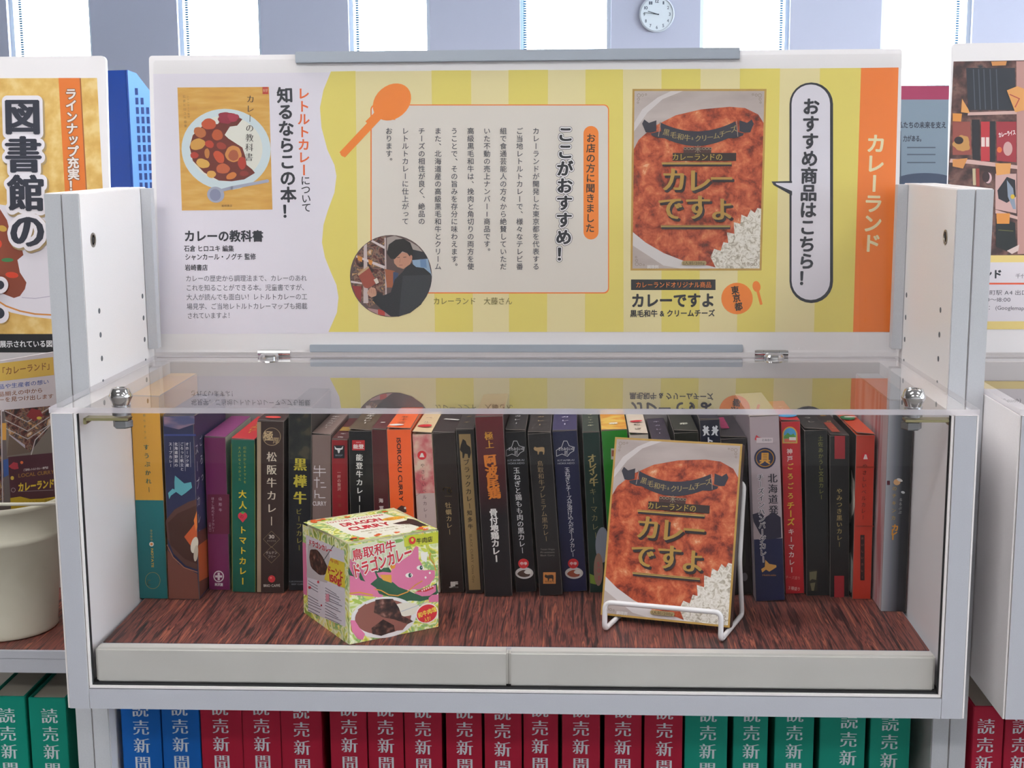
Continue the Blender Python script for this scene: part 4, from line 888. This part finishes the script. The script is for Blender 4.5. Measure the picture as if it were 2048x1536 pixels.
s.poly([(645, 520), (935, 510), (938, 560), (905, 690), (830, 815), (720, 900), (605, 935), (625, 700)], '33373d'); s.poly([(550, 330), (640, 280), (720, 290), (740, 350), (720, 400), (650, 450), (590, 430), (555, 390)], 'c08a72')
s.poly([(480, 290), (500, 200), (570, 150), (650, 140), (720, 180), (750, 260), (745, 330), (720, 330), (690, 290), (640, 270), (600, 310), (560, 350), (520, 345)], '1c1a1c'); s.ell(728, 330, 13, 22, 'b87e68')
s.line([(588, 335), (612, 330)], 6, '3a2420'); s.line([(650, 332), (678, 328)], 6, '3a2420'); s.line([(608, 412), (640, 410)], 5, '8a4640'); s.line([(618, 345), (612, 385)], 4, '9a6450')
s.poly([(180, 500), (290, 420), (380, 590), (290, 650), (250, 640)], '9c4a3a'); s.poly([(180, 500), (290, 420), (300, 438), (190, 520)], 'c0a07c'); s.poly([(345, 560), (380, 540), (400, 590), (370, 605)], 'd9cfc4'); s.ell(330, 690, 46, 50, 'c4937c', wob=.06)
for k in range(4): s.line([(300+k*20, 650+k*6), (305+k*18, 690+k*8)], 5, 'a87460')
s.poly([(330, 740), (380, 720), (440, 760), (520, 700), (520, 860), (400, 830)], '20222a')
# recommended product
s.k = K0
s.crop(0, 0, 1); s.part = 'product_picture'
q = [s.px(*p) for p in ((1265, 178), (1533, 178), (1523, 541), (1261, 541))]; s.quadmap(q, 795, 1080); cover(s)
s.crop(0, 0, 1); s.part = 'poster_print'; s.k = K0
s.rect(1262, 559, 1431, 580, '25262b'); s.ell(1474, 597, 31.5, 31.5, ORG2); s.spoon(1513, 573, 8, 11, -.2, 1522, 607, 5.5, ORG2)
s.rr(1579, 165, 1666, 606, 43, INK); s.rr(1583, 169, 1660, 600, 38.5, 'e4e1ec'); s.poly([(1584, 362), (1543, 363), (1547, 370), (1584, 391)], INK); s.poly([(1588, 366), (1551, 366), (1553, 369), (1588, 384)], 'e4e1ec')
s.part = 'lettering'
s.TH('カレーランドオリジナル商品', (1271, 569.5), (1423, 569.5), 13, ORG2); s.TH('カレーですよ', (1262, 601), (1430, 600), 30, '2a2c34', w=.04); s.TH('黒毛和牛 & クリームチーズ', (1260, 627), (1430, 626), 15, '2a2c34', w=.03)
for ch, x, y in (('東', 1470, 580), ('京', 1473, 596), ('都', 1477, 613)): s.TH(ch, (x-8, y+1), (x+8, y-1), 17, '33302c', w=.03)
s.TV('おすすめ商品はこちら！', (1622, 213), (1612, 556), 35, INK, w=.035)
s.out()
# clear cover, clamping rails
CLR = glass_mat('clear_cover', (.985, .985, .985), .9)
rrect3('clear_cover', bx0+6, bx1-1, 3, bz1-6, -3.4, -2.4, 4, CLR, t, (1, 1, 0, 0))
r0, r1 = s.px(592, 104), s.px(1479, 104)
box('top_rail', (r0.x, r1.x, -5, 8, s.px(1036, 123).y, bz1+2.5), ALU, t, bevel=.6)
r0, r1 = s.px(621, 697), s.px(1485, 697)
box('bottom_rail', (r0.x, r1.x, -5, 8, .3, s.px(1036, 689).y), ALU, t, bevel=.6)

# ================================================================== left poster board
t, mw = thing('poster_board', 'gold library curry poster at the left edge with huge dark characters', 'poster', (-900, YP, 3.5), (-TILT, 0, 0))
s = Sheet(t, mw, (0, 0, 0), (1, 0, 0), (0, 0, 1), lift=.1)
rrect3('backing_board', -420, s.px(214, 200).x, 0, s.px(150, 112).y, 0, 5, 6, mat('f0eef1', rough=.3), t, (1, 1, 0, 0))
s.part = 'poster_print'
s.poly([(-160, 157), (194, 156), (221, 668), (-140, 668)], GOLDBG); s.poly([(117, 156), (160, 156), (186, 668), (146, 668)], 'd9742f'); s.line([(160.5, 157), (174, 400)], 2.5, '9a5a34')
# plate of curry
s.poly([(-100, 420), (-60, 412), (0, 409), (40, 415), (75, 425), (95, 435), (150, 470), (180, 520), (170, 580), (140, 620), (105, 638), (60, 633), (22, 625), (-20, 605), (-100, 560)], 'e6e3ee')
s.line([(-40, 575), (-10, 598), (12, 612), (40, 622), (70, 628), (106, 630), (140, 620)], 3.2, 'd08a45')
s.line([(44, 595), (70, 597), (104, 592)], 1.5, 'bdb6cc'); s.poly([(-60, 410), (0, 418), (14, 440), (22, 470), (30, 490), (45, 502), (47, 510), (35, 520), (40, 545), (53, 565), (50, 578), (40, 592), (28, 596), (0, 585), (-60, 570)], '84402c')
s.ell(5, 457, 9, 6, 'c9a24a', rot=.3); s.ell(24, 550, 13, 6, 'd2442c', rot=.1); s.ell(15, 520, 12, 4, '3f7a4a'); s.ell(-2, 488, 6, 8, 'd2442c')
s.rect(-140, 668, 230, 705, '17181d')
s.part = 'lettering'
s.TV('ラインナップ充実！', (142, 188), (148, 371), 24, '8a5a3c', w=.09); s.TV('ラインナップ充実！', (142, 188), (148, 371), 24, 'e8e0dc', w=.035)
for m, w in (('b39c74', .15), ('ece8f0', .135), ('2c2f3c', (.05, .02))):
    for ch, x, y in (('図', 46, 233), ('書', 48, 309), ('館', 54, 386), ('の', 56, 461)):
        sh = (2, 3) if m == 'b39c74' else (0, 0); s.TH(ch, (x-37+sh[0], y+sh[1]), (x+37+sh[0], y+sh[1]), 76, m, w=w)
s.ell(2, 570, 16, 17, 'ece8f0'); s.ell(1, 570, 9, 9, '2c2f3c'); s.ell(0, 628, 20, 18, 'ece8f0', rot=.6); s.ell(-1, 626, 12, 11, '2c2f3c', rot=.6)
s.TH('展示されている図書', (1, 688), (120, 687), 14.5, 'e6e6ea', w=.02)
s.out()

# leaflet panel standing in the bucket on the left bookcase
a = onY(106, 704, 214); b = onZ(0, 722, a.z); U = (a-b); U.z = 0; U.normalize(); L = (a-b).length
zb_ = -222.0; Ht = a.z-zb_
Mx = Matrix((U, Vector((0, 0, 1)).cross(U), Vector((0, 0, 1)))).transposed().to_4x4(); Mx.translation = Vector((a.x, a.y, zb_))-U*(L+14)
t, mw = thing('shop_panel', 'printed panel about the curry shop, standing up out of the cream bucket', 'sign', M=Mx)
WL = L+14+2
box('panel', (0, WL, 0, 2.5, 0, Ht), mat('d8d2d8', rough=.35), t)
s = Sheet(t, mw, (0, 0, 0), (1, 0, 0), (0, 0, 1)); s.part = 'panel_print'
s.local().rect(1, Ht-56, WL-.4, Ht-41, '000000') if False else None
Q = lambda x, y: (x, y)
s.poly([(-80, 736), (106, 714), (108, 750), (-80, 772)], 'dcb858'); s.TH('「カレーランド」', (-4, 744), (107, 730), 17, '8a5a34', w=.015)
s.TH('品や生産者の想い', (-4, 774), (98, 763), 10.5, '5a6fb0', w=.01); s.TH('品揃えの中から', (-4, 789), (86, 780), 10.5, '9a6a50', w=.01); s.TH('ーを見つけ出します', (-4, 800), (107, 792), 10.5, '9a6a50', w=.01)
s.poly([(-80, 832), (108, 812), (112, 1015), (-80, 1040)], '6a6060')
s.poly([(8, 822), (108, 812), (110, 905), (14, 915)], '7c746c'); s.poly([(8, 820), (100, 812), (102, 850), (60, 905), (18, 868)], SHELFPH)
for y0 in (822, 840, 856): s.line([(10, y0), (55, y0+22), (98, y0-6)], 1.8, 'b9b4b4')
s.poly([(18, 868), (50, 890), (50, 897), (18, 872)], 'bdb6c4'); s.poly([(18, 870), (60, 905), (14, 912)], '6c5c50'); s.line([(62, 910), (70, 880), (100, 850)], 2, 'c8c2c2')
s.poly([(52, 832), (62, 817), (80, 820), (86, 832), (70, 842)], '8a2c30'); s.ell(78, 836, 5, 3, 'd8c050')
s.poly([(-80, 830), (2, 820), (8, 1000), (-80, 1020)], SHELFPH); s.rect(3, 846, 12, 880, 'd8a04a'); s.poly([(6, 920), (16, 917), (17, 950), (7, 955)], '3a5a9c'); s.line([(2, 820), (5, 1010)], 2.5, 'c0b8bc')
s.poly([(16, 914), (110, 905), (112, 1015), (22, 1020)], '4c2430'); s.poly([(20, 996), (40, 993), (60, 998), (85, 997), (112, 993), (112, 1020), (22, 1022)], 'c9a92c')
s.ell(28, 932, 9, 7, 'a83440', wob=.12); s.ell(43, 925, 3, 3, 'd86a3a'); s.ell(24, 956, 3.4, 4, 'd8b84a'); s.ring(26, 980, 4, 4, 1.2, 'b8a8a8')
s.TH('ご当地レトルトカレー専門店', (46, 940), (96, 935), 5, 'ded6d6', w=.02); s.TH('LOCAL CURRY', (36, 951), (108, 943), 10, '9a7038', w=.03); s.TH('カレーランド', (35, 975), (108, 966), 19, 'dfc03a', w=.05); s.line([(36, 983), (106, 980)], .8, 'a89aa0')
s.TH('レトルトカレー専門店', (44, 1006), (106, 1000), 7, '8a7a20'); s.out()

# cream metal bucket
bc = (-566, 186); zf = -282.4
t, mw = thing('bucket', 'cream enamelled metal bucket on the left bookcase shelf', 'bucket', (bc[0], bc[1], zf))
zr = onY(0, 1025, 115).z-zf
PR = [(50, 3), (52, 0), (54, 2), (53.5, 5), (61.5, zr*.70), (64.6, zr*.715), (65.4, zr*.735), (64.6, zr*.755), (62.4, zr*.77), (66.5, zr-7), (69.5, zr-6), (70.8, zr-3), (69.5, zr), (67.5, zr), (66, zr-5), (49, 6)]
V, F = [], []; n = 48
for r, h in PR:
    for k in range(n): aa = 2*math.pi*k/n; V.append((r*math.cos(aa), r*math.sin(aa), h))
for i in range(len(PR)-1):
    for k in range(n): F.append((i*n+k, i*n+(k+1) % n, (i+1)*n+(k+1) % n, (i+1)*n+k))
F.append(tuple((len(PR)-1)*n+k for k in range(n))); F.append(tuple(range(n))[::-1])
mk('body', V, F, noise_mat('cream_bucket_enamel', [(0.3, 'c9c6b4'), (0.7, 'd3d0c0')], ns=20, rough=.35), t, smooth=True)
HP = [Vector((75*math.cos(aa), 75*math.sin(aa)-1, zr-8+18*math.sin(math.pi*(k/24)))) for k, aa in ((k, math.pi+math.pi*k/24) for k in range(25))]
tube('handle', HP, 1.8, mat('d9d7ca', rough=.3), t, n=8)
for sx in (-1, 1): lathe('handle_ear', [(6, 0), (6, 3*sx), (3, 4*sx)], mat('d3d0c0', rough=.35), t, c=(sx*70.5, 0, zr-9), axis='X', n=16)

# ================================================================== right poster board
t, mw = thing('poster_board', 'poster with a photograph of stocked shop shelves, at the right edge', 'poster', (900, YP, 3.5), (-TILT, 0, 0))
s = Sheet(t, mw, (0, 0, 0), (1, 0, 0), (0, 0, 1), lift=.1)
rrect3('backing_board', s.px(1900, 200).x, 420, 0, s.px(1980, 86).y, 0, 5, 6, mat('f0eef1', rough=.3), t, (1, 1, 0, 0))
s.part = 'shelf_photograph'
s.poly([(1907, 123), (2200, 118), (2185, 510), (1889, 511)], noise_mat('dark_goods_photo', [(0.4, '3a2b2c'), (0.5, '573c3a'), (0.6, '75564e'), (0.7, '2f3038')], ns=60, detail=3))
s.crop(1780, 60, 2.4)
s.poly([(365, 182), (600, 182), (605, 385), (375, 385)], '2b2f38')
for x in (400, 425, 450, 480, 510): s.line([(x, 190), (x+8, 380)], 5, '4c525c')
s.poly([(375, 395), (612, 388), (612, 404), (372, 410)], 'cdaaa4'); s.poly([(606, 150), (660, 150), (660, 1075), (612, 1075)], 'b98e88'); s.poly([(290, 618), (380, 622), (612, 650), (612, 668), (375, 642), (285, 636)], 'cdaaa4')
s.poly([(300, 440), (385, 440), (392, 600), (300, 600)], '8c4a42'); s.ell(345, 545, 40, 38, 'b98a52', wob=.1); s.ell(330, 530, 22, 18, '2c2226')
s.poly([(392, 430), (430, 430), (432, 625), (396, 620)], '28262c'); s.rect(436, 440, 478, 630, 'b0343c'); s.rect(438, 515, 455, 560, 'e2d0cc'); s.rect(460, 515, 476, 560, 'e2d0cc'); s.rect(480, 438, 505, 632, '22262c')
s.poly([(510, 440), (606, 440), (606, 635), (512, 628)], '94303a'); s.TH('カレーライス', (520, 505), (602, 490), 26, 'ece2e0', w=.04); s.ell(565, 570, 22, 34, 'c8a09c'); s.ell(525, 575, 12, 14, 'd26a3a')
s.poly([(395, 665), (410, 665), (412, 745), (398, 745)], 'c0b090'); s.poly([(412, 665), (428, 665), (430, 750), (414, 750)], '8c3a34'); s.ell(470, 710, 18, 26, 'd0b0b4'); s.ell(460, 705, 18, 26, '3a2a2e')
s.poly([(505, 690), (606, 690), (606, 880), (505, 860)], 'c8a4a0'); s.poly([(515, 770), (560, 705), (600, 720), (604, 800), (560, 830), (520, 810)], '25262e'); s.poly([(560, 720), (590, 760), (604, 860), (590, 860), (565, 800)], '8a96a8'); s.ell(588, 800, 10, 11, 'c9a83a')
s.poly([(505, 862), (612, 895), (612, 910), (505, 880)], 'cdaaa4'); s.poly([(508, 905), (600, 925), (604, 1045), (560, 1062), (508, 1040)], '1f2426'); s.line([(520, 960), (590, 965)], 3, '6a6a3a'); s.poly([(560, 1060), (620, 1030), (615, 1060), (585, 1075)], 'd4c0bc')
for P in ([(560, 290), (610, 270), (650, 285), (645, 385), (600, 395)], [(485, 152), (560, 150), (555, 170), (490, 172)], [(300, 622), (372, 615), (350, 665), (300, 655)], [(505, 640), (580, 640), (575, 690), (510, 698)], [(510, 880), (575, 880), (572, 930), (512, 930)], [(345, 330), (375, 380), (382, 400), (340, 395)], [(300, 400), (345, 402), (340, 440), (300, 438)]): s.poly(P, random.choice(['d08a44', 'c98a52', 'd79a5c']))
s.line([(575, 310), (620, 330), (600, 370)], 5, 'a84a40')
s.crop(0, 0, 1); s.part = 'poster_print'
s.poly([(1889, 511), (2185, 510), (2184, 524), (1888, 525)], 'e2cc84'); s.poly([(1888, 525), (2184, 524), (2178, 642), (1882, 643)], 'dcd8e0'); s.poly([(1882, 643), (2178, 642), (2177, 658), (1881, 659)], 'e2cc84')
s.rect(1890, 565.5, 2180, 569, 'd8583a')
s.part = 'lettering'
s.TH('カレーランド', (1884, 549), (2004, 548), 19, '30323a', w=.045); s.TH('千代田区', (2030, 552), (2075, 552), 10, '4c4e58'); s.TH('有楽町駅 A4 出口徒歩3分', (1952, 585), (2100, 585), 11, '4c4e58'); s.TH('11:00〜18:00', (1956, 599), (2021, 599), 11, '4c4e58'); s.TH('アクセス： (Googlemap)', (1930, 614), (2052, 616), 11, '4c4e58')
s.out()

# ================================================================== bound newspaper volumes
VC = {'blue': ('004f9a', 'blue'), 'red': ('900a28', 'dark red'), 'green': ('007a68', 'green')}
def volume(c, x0, x1, ty, tx, grp, label, ytop=None):
    Y = 131; a, b = onY(x0, 1455, Y), onY(x1, 1455, Y); top = -341 if ytop is None else onY((x0+x1)/2, ytop, Y).z
    w = b.x-a.x; H = 300 if ytop is None else top+641; zb = -641.0; D = 188
    t, mw = thing('newspaper_volume', label, 'book', (a.x, Y, zb), group=grp)
    cm = M_(VC[c][0], rough=.6, spec=.25)
    V, F = [], []
    for b_ in ((0, w, 0, 2.5, 0, H), (0, 2.2, 2.5, D, 0, H), (w-2.2, w, 2.5, D, 0, H)):
        k = len(V); V += bv(*b_); F += [tuple(i+k for i in f) for f in BF]
    mk('cover', V, F, cm, t, bevel=.5); box('pages', (2.4, w-2.4, 2.6, D-4, 3, H-3), mat('c9c0b0', rough=.8), t)
    s = Sheet(t, mw, (0, 0, 0), (1, 0, 0), (0, 0, 1)); s.part = 'title_lettering'
    s.local()
    c0 = s.px(tx, ty); sz = 18.5; pit = 20.6
    s.TV('読売新聞縮刷版', (c0.x, c0.y+pit), (c0.x, c0.y-5*pit), sz, 'c4cbd2', w=(.022, -.012)); s.out()
cv = [('blue', 243, 321, 1455, 282), ('blue', 324, 399, 1453, 360), ('red', 401.6, 484, 1452, 441), ('red', 485, 560.5, 1452, 523), ('red', 562, 642, 1459, 603), ('red', 660, 733, 1454, 698), ('red', 736, 806, 1455, 771), ('red', 809, 883, 1458, 846), ('red', 892, 963, 1459, 929), ('red', 969, 1043, 1462, 1005),
      ('red', 1047, 1116, 1456, 1080), ('red', 1124, 1200, 1457, 1162), ('red', 1209, 1283, 1458, 1246), ('red', 1289, 1365, 1461, 1329), ('green', 1370, 1455, 1466, 1416), ('green', 1467, 1536, 1466, 1503), ('green', 1550, 1628, 1466, 1589), ('green', 1640, 1731, 1479, 1697), ('green', 1741, 1821, 1484, 1779)]
ordn = ['first', 'second', 'third', 'fourth', 'fifth', 'sixth', 'seventh', 'eighth', 'ninth', 'tenth', 'eleventh', 'twelfth']; cnt = {}
tot = {'blue': 2, 'red': 12, 'green': 5}
for c, x0, x1, ty, tx in cv:
    k = cnt.get(c, 0); cnt[c] = k+1
    pos = 'leftmost' if k == 0 else ('rightmost' if k == tot[c]-1 else ordn[k]+' from the left')
    volume(c, x0, x1, ty, tx, 'bound newspaper volumes under the display case', '%s newspaper volume under the case, %s of the %s ones there' % (VC[c][1], pos, c))
volume('green', -18, 53, 1467, 16, 'green volumes in the left bookcase', 'green bound newspaper volume cut by the left edge, under the bucket', 1393)
volume('green', 60, 134, 1468, 101, 'green volumes in the left bookcase', 'green bound newspaper volume under the bucket, next to the bookcase side', 1396)
volume('red', 1946, 2007, 1490, 1970, 'red volumes in the right bookcase', 'dark red bound newspaper volume in the right bookcase, next to its side', 1413)
volume('red', 2010, 2078, 1490, 2040, 'red volumes in the right bookcase', 'dark red bound newspaper volume cut by the right edge', 1416)

# ================================================================== rack and leaflets behind
ctr = struct_like = None
t, mw = thing('counter', 'low white counter behind the poster boards', 'counter', (0, 560, -ZW))
box('top', (-1300, 1300, 0, 400, ZW+92, ZW+110), LAM, t, bevel=1); box('body', (-1290, 1290, 10, 390, 0, ZW+92), LAM, t)
k0 = onY(255, 140, 620)
t, mw = thing('file_box', 'blue plastic file box with slotted side behind the left poster', 'file box', (k0.x, 620, 110), (0, 0, math.radians(38)))
HB = k0.z-110; blu = mat('123c8c', rough=.35); blu_lit = mat('6ea4f0', rough=.3)  # slotted side gets a brighter blue, the light on it put into the colour
box('narrow_side', (-2, 0, 0, 90, 0, HB), blu, t, bevel=.6)
mk('front_side', [(0, 0, 0), (160, 0, 0), (160, 0, HB*.45), (60, 0, HB*.72), (12, 0, HB-4), (0, 0, HB)] + [(0, 2.5, 0), (160, 2.5, 0), (160, 2.5, HB*.45), (60, 2.5, HB*.72), (12, 2.5, HB-4), (0, 2.5, HB)],
   [(0, 1, 2, 3, 4, 5), (11, 10, 9, 8, 7, 6)]+[(i, (i+6), (i+1) % 6+6, (i+1) % 6) for i in range(6)], blu_lit, t)
bl = []
for r in range(15):
    for c in range(14):
        xx, zz = 9+c*7.2, HB-20-r*12.6
        if zz > 6 and zz+9 < HB*(1-.006*xx)-6: bl.append((xx, xx+3.8, -.5, .3, zz, zz+9))
boxes('slots', bl, mat('10306e', rough=.6), t)
box('back_side', (0, 160, 88, 90, 0, HB*.6), blu, t); box('floor_plate', (0, 160, 0, 90, 0, 3), blu, t)
# left face toward the viewer
mk('spine_side', [(0, 0, 0), (-26, 34, 0), (-26, 34, HB), (0, 0, HB), (2, 2, 0), (-24, 36, 0), (-24, 36, HB), (2, 2, HB)], [(0, 3, 2, 1), (4, 5, 6, 7), (0, 1, 5, 4), (1, 2, 6, 5), (2, 3, 7, 6), (3, 0, 4, 7)], blu, t)

l0, l1 = onY(1806, 171, 640), onY(1920, 171, 640)
t, mw = thing('leaflet_holder', 'clear holder with a grey-blue leaflet behind the right-hand posters', 'leaflet holder', (l0.x-60, 640, 110))
wL, hL = l1.x-l0.x+60, l0.z-110
box('leaflet', (0, wL, 1, 2, 1, hL), mat('8a9fb0', rough=.3), t)
s = Sheet(t, mw, (0, 1, 0), (1, 0, 0), (0, 0, 1)); s.part = 'leaflet_print'
s.rect(1765, 172, 1920, 199, 'a8305c'); s.TH('私たちの未来を支え', (1795, 250), (1893, 250), 14, '303c4a', w=.03); s.TH('力がある。', (1806, 277), (1848, 277), 13, '303c4a', w=.03)
for y in (295, 309, 325): s.line([(1815, y), (1870, y)], 2.5, '5a6a78')
s.ell(1850, 362, 60, 16, '45546c'); s.rect(1800, 262, 1802, 372, '4c5a68'); s.out()
box('holder_front', (-3, wL+3, -2, 0, 0, hL+6), CLR, t); box('holder_foot', (-3, wL+3, -20, 30, 0, 2), CLR, t)
